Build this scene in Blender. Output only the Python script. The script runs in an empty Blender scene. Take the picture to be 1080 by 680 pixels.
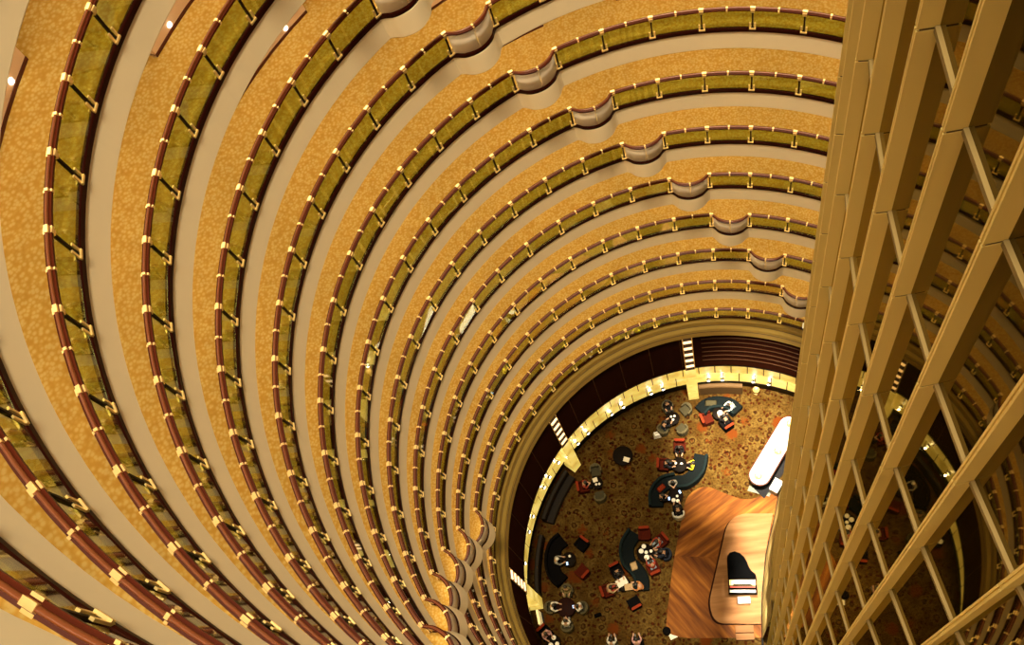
import bpy, bmesh, math, random
from mathutils import Vector, Matrix
random.seed(7)
C = bpy.context.scene.collection
scn = bpy.context.scene
PI = math.pi
rad = math.radians

# ------------------------------------------------------------------ camera, world, lights, exposure
cam_d = bpy.data.cameras.new('camera'); cam = bpy.data.objects.new('camera', cam_d); C.objects.link(cam)
cam_d.sensor_fit = 'HORIZONTAL'; cam_d.sensor_width = 36.0; cam_d.lens = 1101.3 / 1080 * 36.0
cam_d.clip_start = 0.1; cam_d.clip_end = 300
CAMZ = 60.6
_X = Vector((0.98064602, 0.0, -0.19578913)); _Y = Vector((0.07971129, 0.91337099, 0.39924873)); _Z = Vector((0.17882811, -0.40712829, 0.89569362))
cam.matrix_world = Matrix(((_X.x, _Y.x, _Z.x, -0.2192), (_X.y, _Y.y, _Z.y, -10.9315), (_X.z, _Y.z, _Z.z, CAMZ), (0, 0, 0, 1)))
scn.camera = cam
scn.view_settings.view_transform = 'Standard'
try: scn.view_settings.look = 'None'
except Exception: pass
scn.view_settings.gamma = 1.0
scn.view_settings.use_curve_mapping = False
scn.view_settings.exposure = 0.0

WARM = (1.0, 0.84, 0.60)
w = bpy.data.worlds.new('world'); scn.world = w; w.use_nodes = True
w.node_tree.nodes['Background'].inputs[0].default_value = (1.0, 0.84, 0.58, 1)
w.node_tree.nodes['Background'].inputs[1].default_value = 0.25
CORRIDOR_E = 10.5          # corridor ceiling light strips
ONYX_E = 1.0              # backlit onyx at the lounge

def area(name, loc, size, energy, col=WARM, rot=(0, 0, 0), shape='DISK', spread=PI):
    l = bpy.data.lights.new(name, 'AREA'); l.shape = shape; l.size = size; l.energy = energy; l.color = col; l.spread = spread
    o = bpy.data.objects.new(name, l); o.location = loc; o.rotation_euler = rot; C.objects.link(o); return o
def spot(name, loc, to, energy, size, blend=0.6, col=WARM, soft=0.3):
    l = bpy.data.lights.new(name, 'SPOT'); l.energy = energy; l.spot_size = size; l.spot_blend = blend; l.color = col; l.shadow_soft_size = soft
    o = bpy.data.objects.new(name, l); o.location = loc; C.objects.link(o)
    o.rotation_euler = (Vector(to) - Vector(loc)).to_track_quat('-Z', 'Y').to_euler(); return o
area('atrium_top_light', (-2, -4, 125), 20, 135000, (1.0, 0.83, 0.55))
spot('carpet_spot', (1.5, 4.0, 34), (2.0, 7.4, 0), 420000, rad(20), 1.0, (1.0, 0.86, 0.62))
spot('carpet_spot', (-1.0, -4.0, 34), (-3.6, -1.6, 0), 60000, rad(13), 1.0, (1.0, 0.86, 0.62))
for x_, y_ in ((1.25, -2.6), (1.38, -0.9), (1.62, 0.8), (2.05, 2.6)):      # downlights on the foot of the core
    spot('core_downlight', (x_, y_, 7.0), (x_ + 0.12, y_, 0), 11000, rad(33), 1.0, (1.0, 0.91, 0.76), 0.12)

# ------------------------------------------------------------------ materials
def mat(name, base, rough=0.6, metal=0.0, emit=None, es=0.0, spec=0.5):
    m = bpy.data.materials.new(name); m.use_nodes = True
    b = m.node_tree.nodes['Principled BSDF']
    b.inputs['Base Color'].default_value = (*base, 1); b.inputs['Roughness'].default_value = rough; b.inputs['Metallic'].default_value = metal
    b.inputs['Specular IOR Level'].default_value = spec
    if emit: b.inputs['Emission Color'].default_value = (*emit, 1); b.inputs['Emission Strength'].default_value = es
    return m
def N(m, t, **kw):
    n = m.node_tree.nodes.new(t)
    for k, v in kw.items(): setattr(n, k, v)
    return n
def L(m, a, b): m.node_tree.links.new(a, b)
def ramp(m, stops, src, mode='LINEAR'):
    r = N(m, 'ShaderNodeValToRGB'); r.color_ramp.interpolation = mode
    e = r.color_ramp.elements
    while len(e) < len(stops): e.new(0.5)
    for i, (p, c) in enumerate(stops): e[i].position = p; e[i].color = (*c, 1)
    L(m, src, r.inputs[0]); return r
def coords(m, scale=1.0, kind='Object'):
    tc = N(m, 'ShaderNodeTexCoord'); mp = N(m, 'ShaderNodeMapping')
    mp.inputs['Scale'].default_value = (scale,) * 3 if not isinstance(scale, tuple) else scale
    L(m, tc.outputs[kind], mp.inputs[0]); return mp.outputs[0]
def mix(m, fac, a, b, mode='MIX'):
    n = N(m, 'ShaderNodeMix', data_type='RGBA', blend_type=mode)
    for s, v in ((0, fac), (6, a), (7, b)):
        if hasattr(v, 'is_linked') or hasattr(v, 'links'): L(m, v, n.inputs[s])
        else: n.inputs[s].default_value = v if s == 0 else (*v, 1)
    return n.outputs[2]
def bsdf(m): return m.node_tree.nodes['Principled BSDF']

M = {}
M['white'] = mat('fascia_paint', (0.70, 0.575, 0.375), 0.5, spec=0.2)
M['soffit'] = mat('soffit_paint', (0.82, 0.76, 0.64), 0.7)
M['gold_fascia'] = mat('gold_fascia', (0.30, 0.20, 0.045), 0.45, 0.1, spec=0.3)
M['groove'] = mat('groove_dark', (0.10, 0.06, 0.015), 0.7)
M['peach'] = mat('corridor_wall_paint', (0.80, 0.55, 0.33), 0.6)
M['redwood'] = mat('red_mahogany', (0.060, 0.008, 0.001), 0.35, spec=0.12)
M['redwood_bead'] = mat('polished_mahogany', (0.16, 0.042, 0.010), 0.28, spec=0.45)
M['redwood_dark'] = mat('dark_mahogany', (0.020, 0.002, 0.0005), 0.45, spec=0.06)
M['base_red'] = mat('red_baseboard', (0.085, 0.010, 0.004), 0.5)
M['brass'] = mat('brass', (0.98, 0.74, 0.32), 0.32, 1.0)
M['brass'].node_tree.nodes['Principled BSDF'].inputs['Metallic'].default_value = 0.7
M['post'] = mat('dark_post', (0.014, 0.005, 0.002), 0.5, spec=0.1)
M['bay_metal'] = mat('bay_satin_panel', (0.86, 0.76, 0.62), 0.4, 0.0)
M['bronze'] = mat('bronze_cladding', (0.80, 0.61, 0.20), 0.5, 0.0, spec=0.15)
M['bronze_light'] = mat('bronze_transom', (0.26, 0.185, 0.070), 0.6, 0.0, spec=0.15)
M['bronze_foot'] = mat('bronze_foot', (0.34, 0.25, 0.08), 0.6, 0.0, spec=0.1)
M['joint'] = mat('bronze_joint', (0.09, 0.05, 0.012), 0.6)
M['blackwood'] = mat('dark_wall_wood', (0.009, 0.0018, 0.0006), 0.7, spec=0.02)
M['shelf'] = mat('dark_shelf_edge', (0.040, 0.014, 0.004), 0.6, spec=0.1)
M['black'] = mat('black_stone', (0.004, 0.004, 0.005), 0.5, spec=0.1)
M['lamp_white'] = mat('lamp_white', (1, 0.95, 0.85), 0.4, 0, (1.0, 0.90, 0.74), 5.0)
M['bar_lamp'] = mat('bar_lamp', (1, 0.9, 0.7), 0.4, 0, (1.0, 0.60, 0.30), 1.7)
M['strip'] = mat('corridor_light_strip', (1, 0.9, 0.75), 0.4, 0, (1.0, 0.82, 0.56), CORRIDOR_E)
M['lit_plank'] = mat('lit_plank', (0.8, 0.7, 0.4), 0.4, 0, (1.0, 0.78, 0.35), 0.45)
M['piano'] = mat('piano_lacquer', (0.0015, 0.0015, 0.0015), 0.8, spec=0.0)
M['gold'] = mat('gold_leaf', (0.45, 0.28, 0.08), 0.45, 0.3)
M['ivory'] = mat('ivory_keys', (0.5, 0.45, 0.36), 0.5)
M['felt_red'] = mat('red_felt', (0.45, 0.05, 0.03), 0.8)
M['teal'] = mat('dark_teal_leather', (0.003, 0.005, 0.0055), 0.7, spec=0.04)
M['teal_back'] = mat('teal_velvet', (0.006, 0.011, 0.012), 0.8, spec=0.04)
M['grey_chair'] = mat('olive_grey_fabric', (0.075, 0.062, 0.032), 0.8, spec=0.1)
M['grey_seat'] = mat('olive_seat_fabric', (0.040, 0.034, 0.017), 0.8, spec=0.1)
M['red_chair'] = mat('red_fabric', (0.050, 0.007, 0.003), 0.9, spec=0.04)
M['red_trim'] = mat('red_leather', (0.15, 0.018, 0.005), 0.7, spec=0.05)
M['black_chair'] = mat('black_fabric', (0.003, 0.0025, 0.0025), 0.9, spec=0.02)
M['pale_chair'] = mat('pale_grey_fabric', (0.40, 0.38, 0.33), 0.6)
M['table'] = mat('dark_table', (0.005, 0.003, 0.002), 0.6, spec=0.04)
M['table_red'] = mat('dark_red_table', (0.014, 0.004, 0.003), 0.6, spec=0.04)
M['paper'] = mat('paper', (0.60, 0.54, 0.44), 0.8)
M['china'] = mat('white_china', (0.66, 0.62, 0.55), 0.4)
M['screen'] = mat('phone_screen', (0.3, 0.5, 0.9), 0.3, 0, (0.45, 0.65, 1.0), 1.6)
M['brown_screen'] = mat('brown_leather', (0.09, 0.050, 0.020), 0.6, spec=0.1)
M['dark_screen'] = mat('dark_brown_leather', (0.008, 0.005, 0.003), 0.6, spec=0.1)
M['slate'] = mat('slate_mat', (0.012, 0.0115, 0.013), 0.8, spec=0.03)
M['white_box'] = mat('white_laminate', (0.22, 0.21, 0.20), 0.6)
M['pale_stone'] = mat('pale_threshold', (0.09, 0.10, 0.08), 0.7)
M['skin'] = mat('skin', (0.42, 0.24, 0.15), 0.6, spec=0.15)
M['hair_black'] = mat('black_hair', (0.012, 0.009, 0.008), 0.5)
M['hair_white'] = mat('white_hair', (0.55, 0.52, 0.48), 0.6)
M['feature'] = mat('face_feature', (0.10, 0.035, 0.03), 0.5)
for nm, c in dict(white=(0.78, 0.74, 0.68), black=(0.014, 0.013, 0.014), yellow=(0.85, 0.72, 0.03), red=(0.32, 0.05, 0.03), olive=(0.20, 0.15, 0.06),
                  orange=(0.50, 0.20, 0.07), pink=(0.55, 0.30, 0.28), denim=(0.30, 0.36, 0.42), grey=(0.30, 0.28, 0.25), navy=(0.02, 0.025, 0.04), tan=(0.45, 0.30, 0.15)).items():
    M['cloth_' + nm] = mat(nm + '_cloth', tuple(q * 0.75 for q in c), 0.9, spec=0.06)
M['shoe'] = mat('black_shoe', (0.01, 0.01, 0.01), 0.4)

# corridor carpet: golden ground with paler pebble-like spots
m = M['hall_carpet'] = mat('golden_hall_carpet', (0.75, 0.5, 0.12), 0.95, spec=0.1)
co = coords(m, 12.0)
v = N(m, 'ShaderNodeTexVoronoi', feature='F1'); v.inputs['Scale'].default_value = 1.0; L(m, co, v.inputs['Vector'])
r = ramp(m, [(0.0, (0.62, 0.45, 0.16)), (0.34, (0.60, 0.425, 0.125)), (0.52, (0.55, 0.345, 0.07)), (0.8, (0.50, 0.29, 0.045))], v.outputs['Distance'])
nz = N(m, 'ShaderNodeTexNoise'); nz.inputs['Scale'].default_value = 0.25; L(m, co, nz.inputs['Vector'])
r2 = ramp(m, [(0.3, (0.90, 0.88, 0.84)), (0.7, (1, 1, 1))], nz.outputs[0])
L(m, mix(m, 1.0, r.outputs[0], r2.outputs[0], 'MULTIPLY'), bsdf(m).inputs['Base Color'])

# lounge carpet: ochre-brown ground, small rings, dark florets, orange blossoms
m = M['lounge_carpet'] = mat('floral_lounge_carpet', (0.2, 0.12, 0.04), 0.95, spec=0.05)
co0 = coords(m, 1.0)
dn = N(m, 'ShaderNodeTexNoise'); dn.inputs['Scale'].default_value = 2.6; dn.inputs['Detail'].default_value = 2; L(m, co0, dn.inputs['Vector'])
dv = N(m, 'ShaderNodeVectorMath', operation='MULTIPLY_ADD'); dv.inputs[1].default_value = (0.22, 0.22, 0.0); L(m, dn.outputs['Color'], dv.inputs[0]); L(m, co0, dv.inputs[2]); co = dv.outputs[0]
v1 = N(m, 'ShaderNodeTexVoronoi', feature='F1'); v1.inputs['Scale'].default_value = 1.55; v1.inputs['Randomness'].default_value = 0.9; L(m, co, v1.inputs['Vector'])
ring = ramp(m, [(0.0, (0.20, 0.03, 0.01)), (0.12, (0.34, 0.22, 0.08)), (0.24, (0.08, 0.03, 0.01)), (0.32, (0.36, 0.26, 0.10)), (0.52, (0.26, 0.17, 0.06)), (0.8, (0.20, 0.12, 0.035))], v1.outputs['Distance'])
v2 = N(m, 'ShaderNodeTexVoronoi', feature='F1'); v2.inputs['Scale'].default_value = 3.6; L(m, co, v2.inputs['Vector'])
flor = ramp(m, [(0.0, (0.55, 0.20, 0.08)), (0.14, (0.42, 0.10, 0.05)), (0.26, (0.50, 0.20, 0.09)), (0.36, (1, 1, 1))], v2.outputs['Distance'])
c1 = mix(m, 0.9, ring.outputs[0], flor.outputs[0], 'MULTIPLY')
n4 = N(m, 'ShaderNodeTexNoise'); n4.inputs['Scale'].default_value = 9.0; n4.inputs['Detail'].default_value = 4; L(m, co0, n4.inputs['Vector'])
r4 = ramp(m, [(0.36, (0.62, 0.55, 0.48)), (0.58, (1.2, 1.15, 1.05))], n4.outputs[0]); c1 = mix(m, 1.0, c1, r4.outputs[0], 'MULTIPLY')
v3 = N(m, 'ShaderNodeTexVoronoi', feature='F1'); v3.inputs['Scale'].default_value = 0.7; L(m, co, v3.inputs['Vector'])
nz = N(m, 'ShaderNodeTexNoise'); nz.inputs['Scale'].default_value = 7.0; L(m, co0, nz.inputs['Vector'])
ad = N(m, 'ShaderNodeMath', operation='MULTIPLY_ADD'); ad.inputs[1].default_value = 0.34; L(m, nz.outputs[0], ad.inputs[0]); L(m, v3.outputs['Distance'], ad.inputs[2])
bl = ramp(m, [(0.34, (1, 1, 1)), (0.46, (0, 0, 0))], ad.outputs[0])
c2 = mix(m, bl.outputs[0], c1, (0.36, 0.10, 0.022))
c2 = mix(m, 1.0, c2, (0.21, 0.18, 0.115), 'MULTIPLY')
L(m, c2, bsdf(m).inputs['Base Color'])

# parquet: long boards laid in two directions that meet in a chevron along one line
def wood(name, ang, tones, sc=1.0, gloss=0.5):
    m = mat(name, tones[1], gloss, spec=0.04)
    tc = N(m, 'ShaderNodeTexCoord'); m0 = N(m, 'ShaderNodeMapping'); m0.inputs['Rotation'].default_value = (0, 0, -ang); mp = N(m, 'ShaderNodeMapping'); mp.inputs['Scale'].default_value = (0.22 * sc, 2.0 * sc, 1)
    L(m, tc.outputs['Object'], m0.inputs[0]); L(m, m0.outputs[0], mp.inputs[0])
    nz = N(m, 'ShaderNodeTexNoise'); nz.inputs['Scale'].default_value = 1.3; nz.inputs['Detail'].default_value = 6; L(m, mp.outputs[0], nz.inputs['Vector'])
    r = ramp(m, [(0.3, tones[0]), (0.5, tones[1]), (0.72, tones[2])], nz.outputs[0])
    L(m, r.outputs[0], bsdf(m).inputs['Base Color']); return m
WT = ((0.042, 0.010, 0.001), (0.12, 0.036, 0.004), (0.25, 0.092, 0.012))
M['parquet_a'] = wood('parquet_upper', rad(33), WT)
M['parquet_b'] = wood('parquet_lower', rad(-52), WT)
M['stage_top'] = wood('stage_boards', 0.05, ((0.115, 0.046, 0.012), (0.17, 0.076, 0.024), (0.22, 0.108, 0.040)), 1.0, 0.5)
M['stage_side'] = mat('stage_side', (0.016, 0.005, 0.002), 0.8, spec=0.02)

# backlit onyx
def onyx(name, s):
    m = mat(name, (0.55, 0.42, 0.15), 0.35)
    co = coords(m, 1.0)
    nz = N(m, 'ShaderNodeTexNoise'); nz.inputs['Scale'].default_value = 1.4; nz.inputs['Detail'].default_value = 5; L(m, co, nz.inputs['Vector'])
    r = ramp(m, [(0.3, (0.42, 0.28, 0.04)), (0.55, (0.72, 0.52, 0.11)), (0.75, (0.92, 0.74, 0.26))], nz.outputs[0])
    L(m, r.outputs[0], bsdf(m).inputs['Emission Color']); bsdf(m).inputs['Emission Strength'].default_value = s
    return m
M['onyx'] = onyx('backlit_onyx', ONYX_E)
M['onyx_joint'] = mat('onyx_joint', (0.06, 0.035, 0.01), 0.6)
M['counter'] = mat('backlit_counter', (0.30, 0.28, 0.25), 0.5, 0, (1.0, 0.92, 0.80), 0.62)

# railing glass: olive-tinted clear glass with real reflections
def glassmat(name, tint, ior, gl=(1, 1, 1)):
    m = bpy.data.materials.new(name); m.use_nodes = True; nt = m.node_tree
    for n in list(nt.nodes):
        if n.type == 'BSDF_PRINCIPLED': nt.nodes.remove(n)
    out = [n for n in nt.nodes if n.type == 'OUTPUT_MATERIAL'][0]
    t = N(m, 'ShaderNodeBsdfTransparent'); t.inputs[0].default_value = (*tint, 1)
    g = N(m, 'ShaderNodeBsdfGlossy'); g.inputs['Roughness'].default_value = 0.02; g.inputs[0].default_value = (*gl, 1)
    f = N(m, 'ShaderNodeFresnel'); ge = N(m, 'ShaderNodeNewGeometry'); io = N(m, 'ShaderNodeMapRange')
    io.inputs['To Min'].default_value = ior; io.inputs['To Max'].default_value = 1.0 / ior; L(m, ge.outputs['Backfacing'], io.inputs['Value']); L(m, io.outputs[0], f.inputs[0])
    mx = N(m, 'ShaderNodeMixShader'); L(m, f.outputs[0], mx.inputs[0]); L(m, t.outputs[0], mx.inputs[1]); L(m, g.outputs[0], mx.inputs[2]); L(m, mx.outputs[0], out.inputs[0])
    return m
M['glass'] = glassmat('olive_railing_glass', (0.72, 0.775, 0.47), 1.45)
# dark bronze mirror glass of the core
m = bpy.data.materials.new('dark_bronze_glass'); m.use_nodes = True; M['mirror'] = m
b = bsdf(m); out = [n for n in m.node_tree.nodes if n.type == 'OUTPUT_MATERIAL'][0]
b.inputs['Base Color'].default_value = (0.010, 0.007, 0.001, 1); b.inputs['Roughness'].default_value = 0.5; b.inputs['Specular IOR Level'].default_value = 0
g = N(m, 'ShaderNodeBsdfGlossy'); g.inputs['Roughness'].default_value = 0.015; g.inputs[0].default_value = (0.95, 0.75, 0.34, 1)
f = N(m, 'ShaderNodeFresnel'); f.inputs[0].default_value = 1.45
mx = N(m, 'ShaderNodeMixShader'); L(m, f.outputs[0], mx.inputs[0]); L(m, b.outputs[0], mx.inputs[1]); L(m, g.outputs[0], mx.inputs[2]); L(m, mx.outputs[0], out.inputs[0])

# ------------------------------------------------------------------ mesh helpers
class MB:
    def __init__(s): s.v = []; s.f = []; s.mi = []; s.sm = []
    def add(s, vs, fs, mi=0, smooth=False):
        o = len(s.v); s.v += [tuple(q) for q in vs]
        for f in fs: s.f.append(tuple(o + i for i in f)); s.mi.append(mi); s.sm.append(smooth)
    def box(s, c, d, mi=0, rz=0.0, taper=1.0):
        cx, cy, cz = c; x, y, z = d[0] / 2, d[1] / 2, d[2] / 2; ca, sa = math.cos(rz), math.sin(rz); vs = []
        for k, t in ((-1, 1.0), (1, taper)):
            for i, j in ((-1, -1), (1, -1), (1, 1), (-1, 1)):
                px, py = i * x * t, j * y * t; vs.append((cx + px * ca - py * sa, cy + px * sa + py * ca, cz + k * z))
        s.add(vs, [(0, 3, 2, 1), (4, 5, 6, 7), (0, 1, 5, 4), (1, 2, 6, 5), (2, 3, 7, 6), (3, 0, 4, 7)], mi)
    def prism(s, poly, z0, z1, mi=0, mi_top=None, mi_bot=None):
        n = len(poly); vs = [(x, y, z0) for x, y in poly] + [(x, y, z1) for x, y in poly]
        s.add(vs, [(i, (i + 1) % n, n + (i + 1) % n, n + i) for i in range(n)], mi)
        s.add([(x, y, z1) for x, y in poly], [tuple(range(n))], mi if mi_top is None else mi_top)
        s.add([(x, y, z0) for x, y in poly], [tuple(range(n - 1, -1, -1))], mi if mi_bot is None else mi_bot)
    def lathe(s, prof, n=24, c=(0, 0), mi=0, smooth=True):
        vs = []; fs = []; k = len(prof)
        for i in range(n):
            a = 2 * PI * i / n
            for r, z in prof: vs.append((c[0] + r * math.cos(a), c[1] + r * math.sin(a), z))
        for i in range(n):
            j = (i + 1) % n
            for q in range(k - 1): fs.append((i * k + q, j * k + q, j * k + q + 1, i * k + q + 1))
        s.add(vs, fs, mi, smooth)
    def sweep(s, frames, prof, mi=0, smooth=True, closed_prof=True, caps=True):
        """frames: list of (origin, side, up) vectors; prof: list of (u, w)."""
        k = len(prof); vs = []; fs = []
        for o, sd, up in frames:
            for u, w_ in prof: vs.append(o + sd * u + up * w_)
        kk = k if closed_prof else k - 1
        for i in range(len(frames) - 1):
            for q in range(kk): fs.append((i * k + q, i * k + (q + 1) % k, (i + 1) * k + (q + 1) % k, (i + 1) * k + q))
        s.add(vs, fs, mi, smooth)
        if caps and closed_prof:
            s.add(vs[:k], [tuple(range(k - 1, -1, -1))], mi); s.add(vs[-k:], [tuple(range(k))], mi)
    def build(s, name, mats, parent=None, fix=True):
        me = s.mesh(name, mats, fix); o = bpy.data.objects.new(name, me); C.objects.link(o)
        if parent: o.parent = parent
        return o
    def mesh(s, name, mats, fix=True):
        me = bpy.data.meshes.new(name); me.from_pydata(s.v, [], s.f)
        for q in (mats if isinstance(mats, (list, tuple)) else [mats]): me.materials.append(q)
        for p_, i, sm in zip(me.polygons, s.mi, s.sm): p_.material_index = i; p_.use_smooth = sm
        if fix:
            bm = bmesh.new(); bm.from_mesh(me); bmesh.ops.remove_doubles(bm, verts=bm.verts, dist=1e-5); bmesh.ops.recalc_face_normals(bm, faces=bm.faces); bm.to_mesh(me); bm.free()
        return me
def inst(name, me, parent=None, loc=None, rz=None):
    o = bpy.data.objects.new(name, me); C.objects.link(o)
    if parent: o.parent = parent
    if loc is not None: o.location = loc
    if rz is not None: o.rotation_euler = (0, 0, rz)
    return o
def empty(name, loc=(0, 0, 0), rz=0.0):
    o = bpy.data.objects.new(name, None); C.objects.link(o); o.location = loc; o.rotation_euler = (0, 0, rz); o.empty_display_size = 0.2; return o
def tag(o, label=None, cat=None, group=None, kind=None):
    if label: o['label'] = label
    if cat: o['category'] = cat
    if group: o['group'] = group
    if kind: o['kind'] = kind
    return o
def struct(o, label=None): o['kind'] = 'structure'; (label and tag(o, label)); return o
def copy_tree(o, parent=None, top=None):
    c = o.copy(); C.objects.link(c)
    if parent: c.parent = parent
    for ch in list(o.children): copy_tree(ch, c)
    return c
def pol(r, th): return (r * math.cos(th), r * math.sin(th))

# ------------------------------------------------------------------ the place: constants
R = 11.0; H = 3.205; RAIL0 = 12.06            # radius of the atrium, storey height, top of the lowest handrail
TH0 = rad(79.228); DTH = rad(8.1412)          # a railing panel is 8.14 degrees
def TH(i): return TH0 + DTH * i
I0, I1 = -3, 25                               # first and last post
TA, TB = rad(51.0), rad(286.0)                # the galleries end at the core
NK = 14
def bays(k): return [] if k == 0 else [a for a in (k - 3, k + 11) if I0 <= a < I1]
def bulge(k, th):
    i = (th - TH0) / DTH
    for a in bays(k):
        u = i - a
        if 0 < u < 1:
            s_ = math.sin(PI * u); return 0.47 * (s_ ** 0.75) * min(1.0, (min(u, 1 - u) / 0.16) ** 0.6)
    return 0.0
def ring_thetas(k, t0, t1):
    ts = []; i = (t0 - TH0) / DTH; n = int(round((t1 - t0) / (DTH / 4)))
    ts = [t0 + (t1 - t0) * q / n for q in range(n + 1)]
    for a in bays(k):
        ts += [TH(a + q / 20) for q in range(21)]
    ts = sorted(t for t in ts if t0 <= t <= t1); out = [ts[0]]
    for t in ts[1:]:
        if t - out[-1] > 1e-4: out.append(t)
    return out
def ring_sweep(mb, k, prof, t0=TA, t1=TB, mi=0, follow=True, closed=True, smooth=False, amp=1.0):
    fr = []
    for t in ring_thetas(k, t0, t1):
        er = Vector((math.cos(t), math.sin(t), 0)); b = bulge(k, t) * amp if follow else 0
        fr.append((er * (-b), er, Vector((0, 0, 1))))
    mb.sweep(fr, prof, mi, smooth, closed, caps=closed)

# ------------------------------------------------------------------ lounge floor and walls
mb = MB(); mb.prism([pol(12.6, 2 * PI * i / 96) for i in range(96)], -0.3, 0.0)
struct(mb.build('floor', M['lounge_carpet']))
FULL = (rad(44), rad(296))
def ringwall(name, mats, prof, mi_list=None, t0=FULL[0], t1=FULL[1], n=120, smooth=True, parent=None):
    mb = MB(); k = len(prof)
    ts = [t0 + (t1 - t0) * q / n for q in range(n + 1)]
    fr = [(Vector((0, 0, 0)), Vector((math.cos(t), math.sin(t), 0)), Vector((0, 0, 1))) for t in ts]
    mb.sweep(fr, prof, 0, smooth)
    return mb.build(name, mats, parent)
ONYX_R = 11.22
# onyx wall: stacked slabs with dark staggered joints, one wall
mb = MB(); rows = [(1.1, 2.4), (2.4, 3.7), (3.7, 5.0)]
dt = 0.92 / ONYX_R
for ri, (z0, z1) in enumerate(rows):
    t = FULL[0] + (dt / 2 if ri % 2 else 0)
    while t < FULL[1]:
        g = 0.030 / ONYX_R; q = [t + g, t + dt * 0.5, t + dt - g]
        vs = []
        for a in q:
            for rr in (ONYX_R, ONYX_R + 0.06):
                for z in (z0 + 0.015, z1 - 0.015): vs.append((*pol(rr, a), z))
        fs = []
        for c in range(2):
            o = c * 4; n_ = o + 4
            fs += [(o, n_, n_ + 1, o + 1), (o + 1, n_ + 1, n_ + 3, o + 3), (o, o + 2, n_ + 2, n_)]
        fs += [(0, 1, 3, 2), (8, 10, 11, 9)]
        mb.add(vs, fs); t += dt
wo = struct(mb.build('wall_lounge', M['onyx']))
wb = ringwall('joint_backing', M['onyx_joint'], [(ONYX_R + 0.035, 1.08), (ONYX_R + 0.3, 1.08), (ONYX_R + 0.3, 5.0), (ONYX_R + 0.035, 5.0)], parent=wo)
struct(ringwall('baseboard_lounge', M['black'], [(11.34, 0.0), (11.7, 0.0), (11.7, 1.1), (11.20, 1.1), (11.20, 0.98), (11.34, 0.9)]))
wd = struct(ringwall('wall_upper', M['blackwood'], [(10.66, 4.96), (12.3, 4.96), (12.3, 9.6), (10.72, 9.6), (10.72, 5.3), (10.66, 5.25)]))
mb = MB()
for z in (5.9, 6.5, 7.1, 7.7, 8.3, 8.9):
    n = 60; fr = [(Vector((0, 0, z)), Vector((*pol(1, rad(50) + rad(42) * q / n), 0)), Vector((0, 0, 1))) for q in range(n + 1)]
    mb.sweep(fr, [(10.68, 0), (10.725, 0), (10.725, 0.06), (10.68, 0.06)])
for a in range(98, 290, 9):
    if all(abs(a - p_) > 4 for p_ in (141, 187, 232, 277)):
        mb.box((*pol(10.715, rad(a)), 7.4), (0.02, 0.05, 4.2), 0, rad(a))
mb.build('panel_batten', M['shelf'], wd)
# lowest gallery front: gold stepped cornice
gf = struct(ringwall('trim_cornice', M['gold_fascia'], [(11.02, 10.95), (11.0, 10.75), (10.90, 10.62), (10.86, 10.30), (10.78, 10.22), (10.70, 10.14), (10.66, 9.95), (10.60, 9.55), (12.9, 9.55), (12.9, 10.95)], t0=TA, t1=TB, smooth=False))
mb = MB()
for rr, z in ((10.855, 10.29), (10.655, 9.93)):
    fr = [(Vector((0, 0, z)), Vector((*pol(1, TA + (TB - TA) * q / 120), 0)), Vector((0, 0, 1))) for q in range(121)]
    mb.sweep(fr, [(rr - 0.012, 0), (rr + 0.05, 0), (rr + 0.05, 0.05), (rr - 0.012, 0.05)])
mb.build('groove', M['groove'], gf)

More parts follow.
